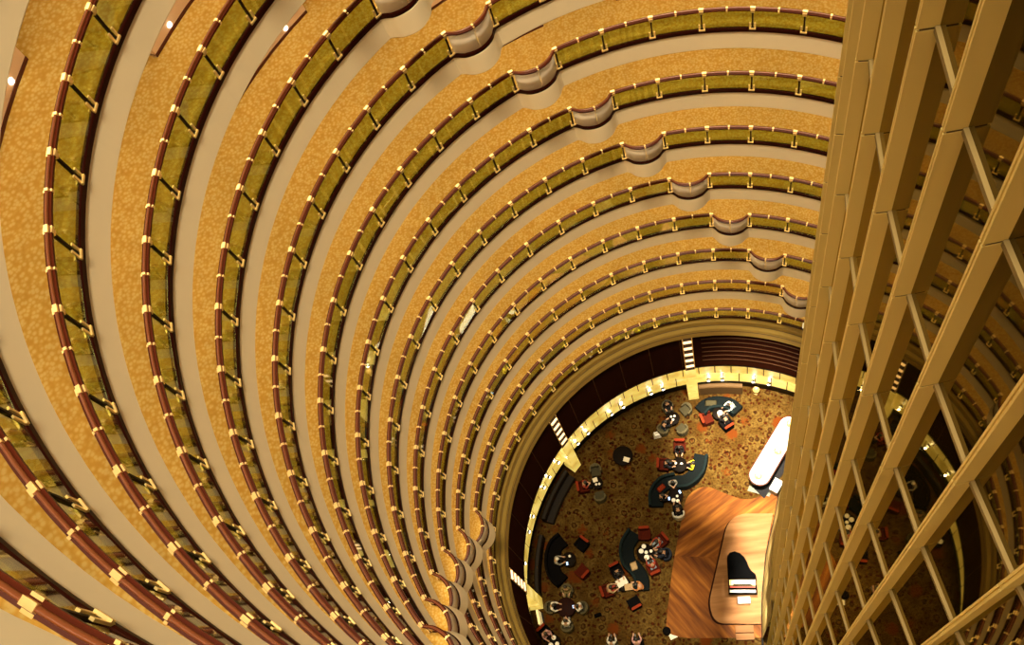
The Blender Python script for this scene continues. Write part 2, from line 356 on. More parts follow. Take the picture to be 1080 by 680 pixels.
# ------------------------------------------------------------------ galleries: carpeted floor, white front, corridor wall, light strip
WALL_R = 12.87; PER = DTH * 3.685; WC = TH(8.725); WHALF = DTH * 1.155; ALC_R = 14.2
def wall_path():
    pts = []; n0 = -5
    for n in range(n0, 9):
        c = WC + PER * n
        for q in range(7): pts.append((WALL_R, c - WHALF + 2 * WHALF * q / 6))
        a0, a1 = c + WHALF, c + PER - WHALF
        for q in range(5): pts.append((ALC_R, a0 + (a1 - a0) * q / 4))
    return [(r_, t) for r_, t in pts if rad(46) <= t <= rad(290)]
WP = wall_path()
for k in range(NK + 1):
    zr = RAIL0 + H * k; zf = zr - 1.05
    mb = MB(); ring_sweep(mb, k, [(11.06, zf - 0.10), (14.6, zf - 0.10), (14.6, zf), (11.06, zf)], mi=0, closed=True)
    struct(mb.build('floor_%d' % (k + 1), M['hall_carpet']))
    if k > 0:
        mb = MB(); ring_sweep(mb, k, [(10.885, zr - 1.82), (10.91, zr - 1.86), (11.0, zr - 1.86), (11.08, zr - 1.70), (11.08, zr - 1.10), (11.03, zr - 1.10), (11.0, zr - 1.13)], smooth=False)
        struct(mb.build('trim_front_%d' % (k + 1), M['white']))
        mb = MB(); ring_sweep(mb, k, [(11.02, zr - 1.85), (14.6, zr - 1.85), (14.6, zr - 1.80), (11.02, zr - 1.80)])
        cl = struct(mb.build('ceiling_%d' % k, M['soffit']))
        mb = MB(); ring_sweep(mb, k, [(12.0, zr - 1.88), (12.3, zr - 1.88), (12.3, zr - 1.84), (12.0, zr - 1.84)], follow=False)
        mb.build('light_strip', M['strip'], cl)
    # corridor wall with its entry recesses
    if k < NK:
        z0, z1 = zf, zr + H - 1.85
        mb = MB()
        vs = [(*pol(r_, t), z) for r_, t in WP for z in (z0, z1)] ; vo = [(*pol(r_ + 0.12, t), z) for r_, t in WP for z in (z0, z1)]
        n = len(WP); mb.add(vs, [(2 * i, 2 * i + 2, 2 * i + 3, 2 * i + 1) for i in range(n - 1)]); mb.add(vo, [(2 * i, 2 * i + 1, 2 * i + 3, 2 * i + 2) for i in range(n - 1)])
        struct(mb.build('wall_corridor_%d' % (k + 1), M['peach']))
        mb = MB()
        off = [(r_ - 0.02, t) for r_, t in WP]
        vs = []
        for (r_, t), (r2_, _) in zip(WP, off): vs += [(*pol(r_, t), z0), (*pol(r2_, t), z0), (*pol(r2_, t), z0 + 0.09), (*pol(r_, t), z0 + 0.09)]
        mb.add(vs, [(4 * i + q, 4 * i + 4 + q, 4 * i + 5 + q, 4 * i + 1 + q) for i in range(n - 1) for q in range(3)])
        struct(mb.build('baseboard_%d' % (k + 1), M['base_red']))
# small night lights low on the corridor wall
mb = MB(); mb.lathe([(0.0, 0.0), (0.07, 0.0), (0.07, 0.02), (0.045, 0.05), (0.0, 0.06)], 12)
me_nl = mb.mesh('night_light', M['lamp_white'])
for i_, k, txt in ((11.62, 11, 'third-highest'), (9.45, 10, 'fourth-highest'), (8.0, 9, 'fifth-highest')):
    o = inst('night_light', me_nl, None, (*pol(WALL_R - 0.0, TH(i_)), RAIL0 + H * k - 1.05 + 0.20)); o.rotation_euler = (0, -PI / 2, TH(i_))
    tag(o, 'small round white light low on the peach corridor wall of the %s gallery' % txt, 'wall light', 'corridor wall lights')

# ------------------------------------------------------------------ railings
rail_prof = [(R + u_, w_) for u_, w_ in [(-0.072, -0.11), (-0.072, -0.055), (-0.030, -0.045), (0.030, -0.045), (0.072, -0.055), (0.072, -0.11)]]
bead_prof = [(R + 0.030 * math.cos(a_), -0.032 + 0.032 * math.sin(a_)) for a_ in [2 * PI * q / 10 for q in range(10)]]
base_prof = [(R + u_, w_) for u_, w_ in [(-0.035, -1.13), (0.075, -1.13), (0.075, -1.0), (0.03, -0.96), (-0.015, -0.96), (-0.035, -0.99)]]
# prototypes lie at angle zero, on the x axis
mb = MB(); hw = R * math.sin(DTH / 2) - 0.03; rr = R * math.cos(DTH / 2)
mb.box((rr + 0.01, 0, -0.51), (0.014, 2 * hw, 0.84)); me_glass = mb.mesh('glass_panel', M['glass'])
mb = MB(); mb.box((R, 0, -0.56), (0.055, 0.05, 0.98)); me_post = mb.mesh('post', M['post'])
mb = MB()
mb.box((R, 0, -0.035), (0.072, 0.15, 0.085)); mb.box((R - 0.066, 0, -0.085), (0.034, 0.13, 0.07)); mb.box((R + 0.066, 0, -0.085), (0.034, 0.13, 0.07)); mb.box((R - 0.03, 0, -0.15), (0.06, 0.10, 0.10))
me_cap = mb.mesh('cap', M['brass'])
def foot_mesh(s):
    mb = MB(); mb.box((R - 0.03, s * 0.075, -0.85), (0.03, 0.05, 0.30)); mb.box((R + s * 0.055, 0.0, -0.955), (0.035, 0.20, 0.05)); return mb.mesh('foot', M['brass'])
me_foot = (foot_mesh(-1), foot_mesh(1))
mb = MB(); mb.box((R, 0, -0.03), (0.068, 0.055, 0.075)); mb.box((R - 0.066, 0, -0.08), (0.034, 0.05, 0.07)); mb.box((R + 0.066, 0, -0.08), (0.034, 0.05, 0.07)); mb.box((R - 0.02, 0, -0.13), (0.05, 0.05, 0.08))
me_ring = mb.mesh('clip', M['brass'])
ordn = ['lowest', 'second-lowest', 'third-lowest', 'fourth-lowest', 'fifth-lowest', 'sixth-lowest', 'seventh-lowest', 'seventh-highest', 'sixth-highest', 'fifth-highest', 'fourth-highest', 'third-highest', 'second-highest', 'highest']
for k in range(NK):
    zr = RAIL0 + H * k
    root = empty('gallery_railing', (0, 0, zr))
    tag(root, ('mahogany and brass glass railing round the lowest gallery, above the gold cornice' if k == 0 else 'curved mahogany handrail on brass and olive glass, %s gallery of the atrium' % ordn[k]), 'railing', 'gallery railings round the atrium')
    mb = MB(); ring_sweep(mb, k, rail_prof, TH(I0), TH(I1), amp=0.78); ring_sweep(mb, k, bead_prof, TH(I0), TH(I1), mi=1, smooth=True, amp=0.78); mb.build('handrail', [M['redwood'], M['redwood_bead']], root)
    mb = MB(); ring_sweep(mb, k, base_prof, TH(I0), TH(I1), amp=0.9); mb.build('bottom_rail', M['redwood_dark'], root)
    B = bays(k)
    for i in range(I0, I1 + 1):
        p_ = inst('post', me_post, root, rz=TH(i)); inst('cap', me_cap, p_); inst('foot', me_foot[0], p_); inst('foot', me_foot[1], p_)
        if i == I1: break
        if i in B:
            for h_ in (0, 1):
                mb = MB(); vs = []; n = 10
                for q in range(n + 1):
                    u = (0.05 + 0.445 * q / n) if h_ == 0 else (0.505 + 0.445 * q / n); t = TH(i + u); b_ = bulge(k, t)
                    for dr in (0.0, 0.02):
                        for z, am in ((-0.95, 0.9), (-0.09, 0.78)): vs.append((*pol(R - b_ * am + dr, t), z))
                fs = []
                for q in range(n):
                    o = 4 * q; fs += [(o, o + 4, o + 5, o + 1), (o + 2, o + 3, o + 7, o + 6), (o + 1, o + 5, o + 7, o + 3), (o, o + 2, o + 6, o + 4)]
                fs += [(0, 1, 3, 2), (4 * n, 4 * n + 2, 4 * n + 3, 4 * n + 1)]
                mb.add(vs, fs, 0, True); o = mb.build('bay_panel', M['bay_metal'], root); tag(o, 'bowed satin metal panel of the bay')
            o = inst('clip', me_ring, root, rz=TH(i + 0.5)); o.location = (*pol(-bulge(k, TH(i + 0.5)) * 0.78, TH(i + 0.5)), 0)
        else:
            inst('glass_panel', me_glass, root, rz=TH(i + 0.5))
            inst('clip', me_ring, root, (*pol(0.0, 0), 0), TH(i + 0.5))

# ------------------------------------------------------------------ the core: bronze fins, mirror glass, transoms
def core_x(y): return 1.98 + (y + 4.6) ** 2 / (35.0 if y < -4.6 else 38.0)
def fin_y(i): return -4.92 + 1.05 * i
FI0, FI1 = -6, 12
ZJ = [52.84 - 3.205 * j for j in range(17)][::-1] + [56.045, 59.25, 62.455]      # joints, bottom to top
CORE_TOP = 64.0
def fin_frame(i):
    y = fin_y(i); x = core_x(y); dx = (core_x(y + 0.01) - core_x(y - 0.01)) / 0.02
    t = Vector((dx, 1, 0)).normalized(); n = Vector((-t.y, t.x, 0))       # n points into the atrium
    return Vector((x, y, 0)), t, n
DEPTH = 0.19
mbw = MB()
pts = [fin_frame(i) for i in range(FI0 - 3, FI1 + 2)]
poly = [tuple((o - n * 0.08).xy) for o, t, n in pts]; poly = poly + [(14, poly[-1][1]), (14, poly[0][1])]
mbw.prism(poly[::-1], 0, CORE_TOP)
struct(mbw.build('wall_core', M['joint']))
zs = [0.0] + ZJ + [CORE_TOP]
for i in range(FI0, FI1 + 1):
    o, t, n = fin_frame(i); mb = MB()
    for a, b in zip(zs[:-1], zs[1:]):
        z0, z1 = a + 0.018, b - 0.018
        def slab(u0, u1, w0, w1, mi=0, z0=z0, z1=z1):
            P_ = [o + t * u0 + n * w0, o + t * u1 + n * w0, o + t * u1 + n * w1, o + t * u0 + n * w1]; mb.prism([tuple(q.xy) for q in P_], z0, z1, mi)
        slab(-0.034, 0.034, -0.06, DEPTH - 0.02); slab(-0.036, -0.010, DEPTH - 0.02, DEPTH); slab(0.010, 0.036, DEPTH - 0.02, DEPTH)
    P_ = [o + t * u + n * w_ for u, w_ in ((-0.026, -0.06), (0.026, -0.06), (0.026, DEPTH - 0.03), (-0.026, DEPTH - 0.03))]
    mb.prism([tuple(q.xy) for q in P_], 0, CORE_TOP, 1)
    struct(mb.build('trim_%d' % (i - FI0 + 1), [M['bronze'], M['joint']]))
wn = 0
for i in range(FI0, FI1):
    o0, t0, n0 = fin_frame(i); o1, t1, n1 = fin_frame(i + 1); tt = (o1 - o0).normalized(); nn = Vector((-tt.y, tt.x, 0)); ln = (o1 - o0).length
    for a, b in zip(zs[:-1], zs[1:]):
        if i > 4 and b < 0: continue
        wn += 1
        mb = MB(); P_ = [o0 + nn * -0.05, o1 + nn * -0.05, o1, o0]; mb.prism([tuple(q.xy) for q in P_][::-1], a + 0.03, b - 0.03)
        wo_ = struct(mb.build('window_%d' % wn, M['mirror']))
        mb = MB(); P_ = [o0 + tt * 0.04 + nn * -0.03, o1 - tt * 0.04 + nn * -0.03, o1 - tt * 0.04 + nn * 0.045, o0 + tt * 0.04 + nn * 0.045]
        mb.prism([tuple(q.xy) for q in P_][::-1], b - 0.04, b + 0.04); mb.build('transom', M['bronze_light'], wo_)
# flared bronze foot of the core, with panel joints
def base_x(y):
    pts_ = [(-9, 2.2), (-6, 1.66), (-3.82, 1.58), (-2.31, 1.70), (-1.09, 1.85), (-0.26, 2.00), (1.04, 2.25), (2.63, 2.77), (4.36, 3.26), (5.62, 3.82), (7.86, 4.9), (9.5, 6.0)]
    for (a, xa), (b, xb) in zip(pts_[:-1], pts_[1:]):
        if a <= y <= b: return xa + (xb - xa) * (y - a) / (b - a)
    return pts_[-1][1] if y > 0 else pts_[0][1]
ZS = 9.0; mb = MB(); ny = 72; yy = [-8.0 + 17.0 * q / ny for q in range(ny + 1)]; lev = [0, 1.56, 3.0, 4.77, 6.4, 7.97, ZS]
def skirt(y, z):
    s_ = max(0.0, 1 - z / ZS) ** 1.25; xt = core_x(y) - DEPTH + 0.05
    ramp_ = min(1.0, max(0.0, (y + 8.0) / 3.5)); bx = min(base_x(y), xt)
    return xt + (bx - xt) * s_ * ramp_ if ramp_ > 0 else xt
def skirt_v(y, z): return (skirt(y, z), y, z)
for q in range(ny):
    if q % 4 == 3: g1 = 0.88
    else: g1 = 1.0
    ya, yb = yy[q], yy[q] + (yy[q + 1] - yy[q]) * g1
    for a, b in zip(lev[:-1], lev[1:]):
        n_ = 3
        for c in range(n_):
            za = a + (b - a) * c / n_; zb = a + (b - a) * (c + 1) / n_
            if c == n_ - 1: zb -= 0.03
            if yb < -3.4: continue
            mb.add([skirt_v(ya, za), skirt_v(yb, za), skirt_v(yb, zb), skirt_v(ya, zb)], [(0, 1, 2, 3)], 0, True)
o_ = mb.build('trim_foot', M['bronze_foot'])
struct(o_)
mb = MB()
for q in range(ny):
    if yy[q + 1] < -3.4: continue
    for c in range(9):
        za, zb = c, c + 1
        mb.add([(skirt(y_, z_) + 0.02, y_, z_) for y_, z_ in ((yy[q], za), (yy[q + 1], za), (yy[q + 1], zb), (yy[q], zb))], [(0, 1, 2, 3)])
mb.build('foot_joint', M['joint'], o_)
mb = MB(); fr = [(Vector((base_x(y) - 0.03, y, 0)), Vector((1, 0, 0)), Vector((0, 0, 1))) for y in yy if y > -6]
mb.sweep(fr, [(0, 0), (0.1, 0), (0.1, 0.12), (0, 0.12)]); struct(mb.build('baseboard_core', M['black']))

# ------------------------------------------------------------------ lit pilasters of the lounge
for n, a in enumerate((95.9, 141.3, 186.7)):
    t = rad(a); er = Vector((math.cos(t), math.sin(t), 0)); et = Vector((-math.sin(t), math.cos(t), 0))
    root = MB(); root.box((*(er * 11.05).xy, 7.25), (0.84, 0.56, 4.6), 0, t)
    p_ = struct(root.build('pillar_%d' % (n + 1), M['shelf']))
    mb = MB()
    for z in (0.05, 1.28, 2.5, 3.73):
        mb.box((*(er * 11.08).xy, z + 0.6), (1.0 - 0.0, 0.60, 1.19), 0, t)
    mb.build('onyx_casing', M['onyx'], p_)
    mb = MB(); mb.box((*(er * 11.08).xy, 2.5), (0.96, 0.56, 4.9), 0, t); mb.build('casing_frame', M['onyx_joint'], p_)
    for q in range(5):
        mb = MB(); mb.box((*(er * 10.60).xy, 5.55 + q * 0.86), (0.10, 0.44, 0.16), 0, t); mb.build('lamp', M['bar_lamp'], p_)
    mb = MB()
    for s_ in (-0.25, 0.25): mb.box((*(er * 10.61 + et * s_).xy, 7.3), (0.06, 0.04, 4.4), 0, t)
    mb.build('lamp_rail', M['brass'], p_)
# uplights on the black ledge at the foot of the onyx
mb = MB(); mb.lathe([(0, 0), (0.10, 0), (0.10, 0.05), (0.075, 0.09), (0.0, 0.09)], 14); me_up = mb.mesh('wall_lamp', M['black'])
mb = MB(); mb.lathe([(0, 0.092), (0.09, 0.092), (0.08, 0.12), (0, 0.14)], 14); me_upl = mb.mesh('lens', M['lamp_white'])
ups = [(136.1, 'first one above the middle lit pilaster'), (131.6, 'second one above the middle lit pilaster'), (122.3, 'between two lit pilasters, nearer the middle one'), (118.1, 'between two lit pilasters, nearer the top one'),
       (108.6, 'second one along from the top lit pilaster'), (104.7, 'first one along from the top lit pilaster'), (90.7, 'behind the brown banquette, nearer the lit pilaster'), (86.6, 'behind the brown banquette, farther from the pilaster'),
       (77.4, 'just beyond the brown banquette back'), (72.8, 'last one before the bronze core'), (144.8, 'beside the middle lit pilaster over a banquette'), (150.0, 'behind the dark banquette, upper of two'),
       (153.5, 'behind the dark banquette, lower of two'), (162.7, 'between the two dark banquettes'), (167.4, 'at one end of the long banquette'), (176.6, 'behind the long dark banquette')]
for a, txt in ups:
    t = rad(a); zl = 1.45 if a < 140 else 2.2; o = inst('wall_lamp', me_up, None, (*pol(11.22, t), zl)); o.rotation_euler = (0, -PI / 2, t); inst('lens', me_upl, o)
    tag(o, 'small glowing white lamp on the onyx wall, ' + txt, 'wall lamp', 'lamps on the onyx wall')
    l = bpy.data.lights.new('uplight_beam', 'SPOT'); l.energy = 18; l.spot_size = rad(100); l.spot_blend = 0.8; l.color = (1.0, 0.88, 0.66); l.shadow_soft_size = 0.05
    lo = bpy.data.objects.new('uplight_beam', l); C.objects.link(lo); lo.location = (*pol(10.98, t), zl - 0.1)
    lo.rotation_euler = (Vector((*pol(0.22, t), 0.8))).to_track_quat('-Z', 'Y').to_euler()

# ------------------------------------------------------------------ parquet, stage, piano, bar
def rounded(poly, radii, n=8):
    out = []; k = len(poly)
    for i in range(k):
        p0, p1, p2 = Vector(poly[i - 1]), Vector(poly[i]), Vector(poly[(i + 1) % k]); r_ = radii[i]
        if r_ <= 0: out.append(tuple(p1)); continue
        a, b = (p0 - p1), (p2 - p1); r_ = min(r_, a.length * 0.49, b.length * 0.49); a.normalize(); b.normalize()
        s_, e_ = p1 + a * r_, p1 + b * r_
        for q in range(n + 1):
            u = q / n; out.append(tuple(s_ * (1 - u) ** 2 + p1 * 2 * u * (1 - u) + e_ * u * u))
    return out
CH = (-2.85, 1.15); CH2 = (2.6, 0.9)
up = rounded([CH, CH2, (4.2, 4.7), (3.1, 4.75), (1.45, 4.10), (-0.9, 5.25), (-1.95, 4.65), (-2.32, 3.2)], [0, 0, 0, 0, 0.8, 0.9, 0.9, 0])
lo = rounded([CH2, CH, (-3.08, 0.1), (-3.62, -3.02), (-2.7, -3.35), (2.4, -3.45)], [0, 0, 0, 1.1, 0.6, 0])
mb = MB(); mb.prism(up, 0.0, 0.025, 0); mb.prism(lo, 0.0, 0.025, 1); struct(mb.build('floor_parquet', [M['parquet_a'], M['parquet_b']]), 'wooden dance floor let into the carpet')
st = rounded([(2.86, 3.30), (0.42, 3.40), (-1.12, -1.6), (-0.85, -2.66), (1.60, -2.75), (1.66, -2.31), (1.81, -1.09), (2.2, 1.04)], [0, 1.1, 1.2, 0.9, 0, 0, 0, 0], 10)
root = empty('stage', (0.8, 0.3, 0.025))
tag(root, 'low rounded wooden stage on the parquet beside the bronze core', 'stage')
mb = MB(); mb.prism([(x - 0.8, y - 0.3) for x, y in st], 0.0, 0.30, 1, 0); mb.build('platform', [M['stage_top'], M['stage_side']], root)
mb = MB(); mb.prism([(x - 0.8 - 0.11, y - 0.3 - 0.03) if x < 1.2 else (x - 0.8, y - 0.3) for x, y in st], 0.0, 0.10, 0); mb.build('plinth', M['stage_side'], root)  # added dark lip in place of the shadow along the stage's left edge
for yy0, hh in ((-2.98, 0.18), (-3.36, 0.09)):
    mb = MB(); mb.prism([(-0.59, yy0 - 0.5), (0.39, yy0 - 0.5), (0.39, yy0 - 0.1), (-0.59, yy0 - 0.1)], 0.0, hh, 1, 0); mb.build('step', [M['stage_top'], M['stage_side']], root)
    mb = MB(); mb.box((-0.1, yy0 - 0.49, hh + 0.004), (0.98, 0.03, 0.008)); mb.build('nosing', M['stage_side'], root)

ZS0 = 0.325
root = empty('grand_piano', (0.78, -1.0, ZS0), rad(-2)); tag(root, 'black grand piano with its lid down on the wooden stage', 'piano')
# outline seen from above: keyboard at -y, straight bass side at -x, curved treble side
W2 = 0.76; out_ = [(-W2, 0.0), (W2, 0.0), (W2, 0.62), (0.70, 0.80), (0.52, 0.95), (0.40, 1.15), (0.30, 1.45), (0.16, 1.72), (-0.05, 1.92), (-0.32, 2.02), (-0.58, 1.96), (-0.72, 1.80), (-W2, 1.6)]
mb = MB(); mb.prism(out_, 0.66, 0.98); mb.build('case', M['piano'], root)
mb = MB(); mb.prism([(x * 1.01, y) for x, y in out_ if y > 0.5][:0] or [(-0.77, 0.52), (0.77, 0.52)] + [(x * 1.012, y * 1.004) for x, y in out_[2:]], 0.985, 1.015); mb.build('lid', M['piano'], root)
mb = MB(); mb.box((0, 0.33, 0.985), (1.40, 0.30, 0.02)); mb.build('soundboard_frame', M['gold'], root)
mb = MB()
for q in range(24): mb.box((-0.60 + q * 0.052, 0.34, 1.0), (0.012, 0.24, 0.008))
mb.build('tuning_strings', M['brass'], root)
mb = MB(); mb.box((0, 0.20, 1.06), (1.0, 0.03, 0.22)); mb.box((0, 0.235, 0.99), (1.0, 0.10, 0.02)); mb.build('music_desk', M['piano'], root)
mb = MB(); mb.box((0, 0.09, 0.985), (1.36, 0.04, 0.03)); mb.build('felt_strip', M['felt_red'], root)
mb = MB(); mb.box((0, -0.13, 0.69), (1.52, 0.26, 0.07)); mb.box((-0.73, -0.13, 0.76), (0.08, 0.26, 0.12)); mb.box((0.73, -0.13, 0.76), (0.08, 0.26, 0.12)); mb.build('key_bed', M['piano'], root)
mb = MB()
for q in range(52): mb.box((-0.676 + q * 0.0265, -0.09, 0.745), (0.0245, 0.15, 0.03))
mb.build('white_keys', M['ivory'], root)
mb = MB()
for q in range(51):
    if q % 7 not in (1, 4): mb.box((-0.663 + q * 0.0265, -0.05, 0.765), (0.013, 0.085, 0.02))
mb.build('black_keys', M['piano'], root)
for x, y in ((-0.62, 0.15), (0.62, 0.15), (-0.25, 1.6)):
    mb = MB(); mb.lathe([(0.0, 0.0), (0.04, 0.0), (0.045, 0.06), (0.05, 0.10), (0.075, 0.6), (0.09, 0.68), (0, 0.68)], 14, (x, y)); mb.build('leg', M['piano'], root)
mb = MB(); mb.box((0, 0.28, 0.35), (0.2, 0.05, 0.62)); mb.box((0, 0.24, 0.06), (0.26, 0.2, 0.05)); mb.build('pedal_lyre', M['piano'], root)
root = empty('piano_bench', (0.80, -1.52, ZS0)); tag(root, 'small grey-topped bench in front of the grand piano keyboard', 'bench')
mb = MB(); mb.box((0, 0, 0.46), (0.66, 0.36, 0.09), 0); mb.build('cushion', M['pale_chair'], root)
mb = MB(); mb.box((0, 0, 0.38), (0.68, 0.38, 0.06)); mb.build('frame', M['piano'], root)
for x in (-0.28, 0.28):
    for y in (-0.14, 0.14): mb = MB(); mb.box((x, y, 0.175), (0.05, 0.05, 0.35), 0, 0, 1.25); mb.build('leg', M['piano'], root)

# bar counter: a long capsule with a backlit white top
ang = math.atan2(7.94 - 5.13, 4.05 - 2.12)
root = empty('bar_counter', (3.25, 6.75, 0), ang); tag(root, 'long capsule-shaped bar counter with glowing white top beside the core', 'bar counter')
def capsule(hl, r_, n=14):
    return [(hl + r_ * math.cos(a), r_ * math.sin(a)) for a in [-PI / 2 + PI * q / n for q in range(n + 1)]] + [(-hl + r_ * math.cos(a), r_ * math.sin(a)) for a in [PI / 2 + PI * q / n for q in range(n + 1)]]
mb = MB(); mb.prism(capsule(1.65, 0.42), 0.0, 1.0); mb.build('plinth', M['black'], root)
mb = MB(); mb.prism(capsule(1.70, 0.56), 1.0, 1.10); mb.build('counter_top', M['counter'], root)
mb = MB(); oc, ic = capsule(1.70, 0.62), capsule(1.70, 0.562); n = len(oc)
vs = [(x, y, 0.98) for x, y in oc] + [(x, y, 1.105) for x, y in oc] + [(x, y, 1.105) for x, y in ic] + [(x, y, 0.98) for x, y in ic]
mb.add(vs, [(a * n + i, a * n + (i + 1) % n, ((a + 1) % 4) * n + (i + 1) % n, ((a + 1) % 4) * n + i) for a in range(4) for i in range(n)]); mb.build('counter_edge', M['redwood'], root)
mb = MB(); mb.box((0.75, -0.03, 1.112), (1.5, 0.045, 0.02)); mb.box((0, 0, 1.112), (0.07, 0.85, 0.02)); mb.build('inlay', M['gold'], root)
for x, y in ((-1.78, 0.05), (0.06, -0.18), (1.85, 0.0)):
    t = empty('brass_tray', (0, 0, 0)); t.location = Matrix.Translation((3.25, 6.75, 0)) @ Matrix.Rotation(ang, 4, 'Z') @ Vector((x, y, 1.12)); t.rotation_euler = (0, 0, ang)
    tag(t, 'round gold dish of glasses on the glowing bar counter, ' + {-1.78: 'at its end toward the stage', 0.06: 'at its middle', 1.85: 'at its end by the wall'}[x], 'dish', 'gold dishes on the bar counter')
    mb = MB(); mb.lathe([(0, 0), (0.20, 0), (0.24, 0.03), (0.23, 0.035), (0.19, 0.012), (0, 0.012)], 18); mb.build('dish', M['gold'], t)
    for q in range(3):
        mb = MB(); mb.lathe([(0, 0.014), (0.032, 0.014), (0.036, 0.10), (0.030, 0.10), (0.028, 0.02), (0, 0.02)], 10, pol(0.10, q * 2.1)); mb.build('glass', M['brass'] if q == 0 else M['bay_metal'], t)
mb = MB(); mb.prism([(1.86, 4.95), (2.45, 4.25), (5.3, 7.55), (4.5, 8.3)], 0.026, 0.04); struct(mb.build('floor_slate', M['slate']))
mb = MB(); mb.prism([(1.55, 4.75), (2.75, 4.35), (2.90, 4.60), (1.70, 5.05)], 0.026, 0.036); struct(mb.build('trim_threshold', M['pale_stone']))
root = empty('service_trolley', (3.15, 4.75, 0.04), rad(56)); tag(root, 'white service cabinet on the slate floor between bar and core', 'cabinet')
mb = MB(); mb.box((0, 0, 0.45), (0.7, 0.45, 0.82)); mb.build('body', M['white_box'], root)
mb = MB(); mb.box((0, 0, 0.88), (0.76, 0.5, 0.04)); mb.build('top', M['counter'], root)
for x in (-0.17, 0.17): mb = MB(); mb.box((x, 0.235, 0.46), (0.32, 0.02, 0.72)); mb.build('door', M['white_box'], root)

# ------------------------------------------------------------------ lounge furniture
def arc_pts(pts, n=10):
    """smooth polyline (Catmull-Rom) through points"""
    P_ = [Vector(p_) for p_ in pts]; P_ = [P_[0] * 2 - P_[1]] + P_ + [P_[-1] * 2 - P_[-2]]; out = []
    for i in range(1, len(P_) - 2):
        for q in range(n):
            u = q / n; a, b, c, d = P_[i - 1], P_[i], P_[i + 1], P_[i + 2]
            out.append(0.5 * ((2 * b) + (c - a) * u + (2 * a - 5 * b + 4 * c - d) * u * u + (3 * b - a - 3 * c + d) * u ** 3))
    out.append(P_[-2]); return out
def sofa(pts, label, flip_at=None, group=None, matb='teal_back', mats='teal'):
    """seat cushion along the path, upright back on the outer (left-hand) side; an S-shaped sofa swaps sides at flip_at"""
    P_ = arc_pts(pts); c = sum(P_, Vector((0, 0))) / len(P_); root = empty('curved_sofa', (c.x, c.y, 0)); tag(root, label, 'sofa', group)
    n = len(P_); fr = []
    for i, p_ in enumerate(P_):
        t = (P_[min(i + 1, n - 1)] - P_[max(i - 1, 0)]).normalized(); fr.append((Vector((p_.x - c.x, p_.y - c.y, 0)), Vector((-t.y, t.x, 0)), Vector((0, 0, 1))))
    mb = MB(); mb.sweep(fr, [(-0.36, 0.14), (0.36, 0.14), (0.36, 0.38), (0.33, 0.44), (-0.33, 0.44), (-0.38, 0.38)], smooth=False); mb.build('seat', M[mats], root)
    mb = MB(); mb.sweep(fr, [(-0.32, 0.0), (0.32, 0.0), (0.32, 0.14), (-0.32, 0.14)], smooth=False); mb.build('base', M['black'], root)
    cut = int(flip_at * n) if flip_at else n
    for a, b, s_ in ((0, cut + 1, 1), (cut, n, -1)):
        if b - a < 2 or a >= n: continue
        pr_ = [(0.30 * s_, 0.40), (0.30 * s_, 0.78), (0.36 * s_, 0.82), (0.45 * s_, 0.80), (0.48 * s_, 0.2), (0.36 * s_, 0.2)]
        mb = MB(); mb.sweep(fr[a:min(b, n)], pr_ if s_ > 0 else pr_[::-1], smooth=False); mb.build('backrest', M[matb], root)
    return root
# two S-shaped sofas near the parquet, one curved sofa by the top wall, one by the long dark banquette
sofa([(-0.95, 6.95), (-1.22, 6.05), (-1.85, 5.48), (-2.55, 5.42), (-3.2, 5.25), (-3.62, 4.7), (-3.66, 4.0)][::-1], 'S-shaped dark teal sofa beyond the tip of the parquet', 0.52)
sofa([(-4.98, 2.5), (-5.45, 1.75), (-5.42, 0.95), (-4.98, 0.42), (-4.72, -0.1), (-4.70, -0.75)][::-1], 'S-shaped dark teal sofa along the parquet edge, between two crowded tables', None)
sofa([(1.45, 9.5), (1.05, 9.93), (0.35, 10.14), (-0.35, 10.04), (-0.8, 9.64)], 'curved dark teal sofa in front of the brown banquette back', None)
sofa([(-9.15, 2.30), (-9.62, 1.9), (-9.82, 1.1), (-9.68, 0.35), (-9.25, -0.1)][::-1], 'curved black sofa in front of the long dark banquette', None, None, 'black_chair', 'black_chair')
for rr_, t0, t1, nm, label, mt in ((10.93, 80.5, 94.0, 'banquette_screen', 'curved brown leather banquette back against the onyx wall', 'brown_screen'), (10.92, 166.5, 184.4, 'banquette_screen', 'long dark banquette back above the lowest lit pilaster', 'dark_screen'),
                                    (10.86, 144.8, 161.5, 'banquette_screen', 'dark banquette back beside the middle lit pilaster', 'dark_screen')):
    root = empty(nm, (*pol(rr_, rad((t0 + t1) / 2)), 0)); tag(root, label, 'banquette')
    mb = MB(); fr = []
    for q in range(17):
        t = rad(t0 + (t1 - t0) * q / 16); er = Vector((*pol(1, t), 0)); fr.append((-Vector(root.location), er, Vector((0, 0, 1))))
    ro = rr_ - 0.15
    hh = 1.3 if mt == 'brown_screen' else 1.06
    if t0 == 166.5: ro -= 0.20
    mb.sweep(fr, [(ro, 0.1), (ro + 0.26, 0.1), (ro + 0.26, hh - 0.06), (ro + 0.20, hh), (ro + 0.03, hh - 0.02), (ro - 0.02, hh - 0.1)], smooth=False); mb.build('back', M[mt], root)
    if t0 == 144.8: mb = MB(); mb.sweep(fr, [(ro - 0.42, 0.1), (ro, 0.1), (ro, 0.44), (ro - 0.38, 0.44), (ro - 0.44, 0.38)], smooth=False); mb.build('seat', M['dark_screen'], root)
    pi_ = ro - 0.36 if t0 == 144.8 else ro + 0.02
    mb = MB(); mb.sweep(fr, [(pi_, 0.0), (ro + 0.22, 0.0), (ro + 0.22, 0.1), (pi_, 0.1)], smooth=False); mb.build('plinth', M['black'], root)

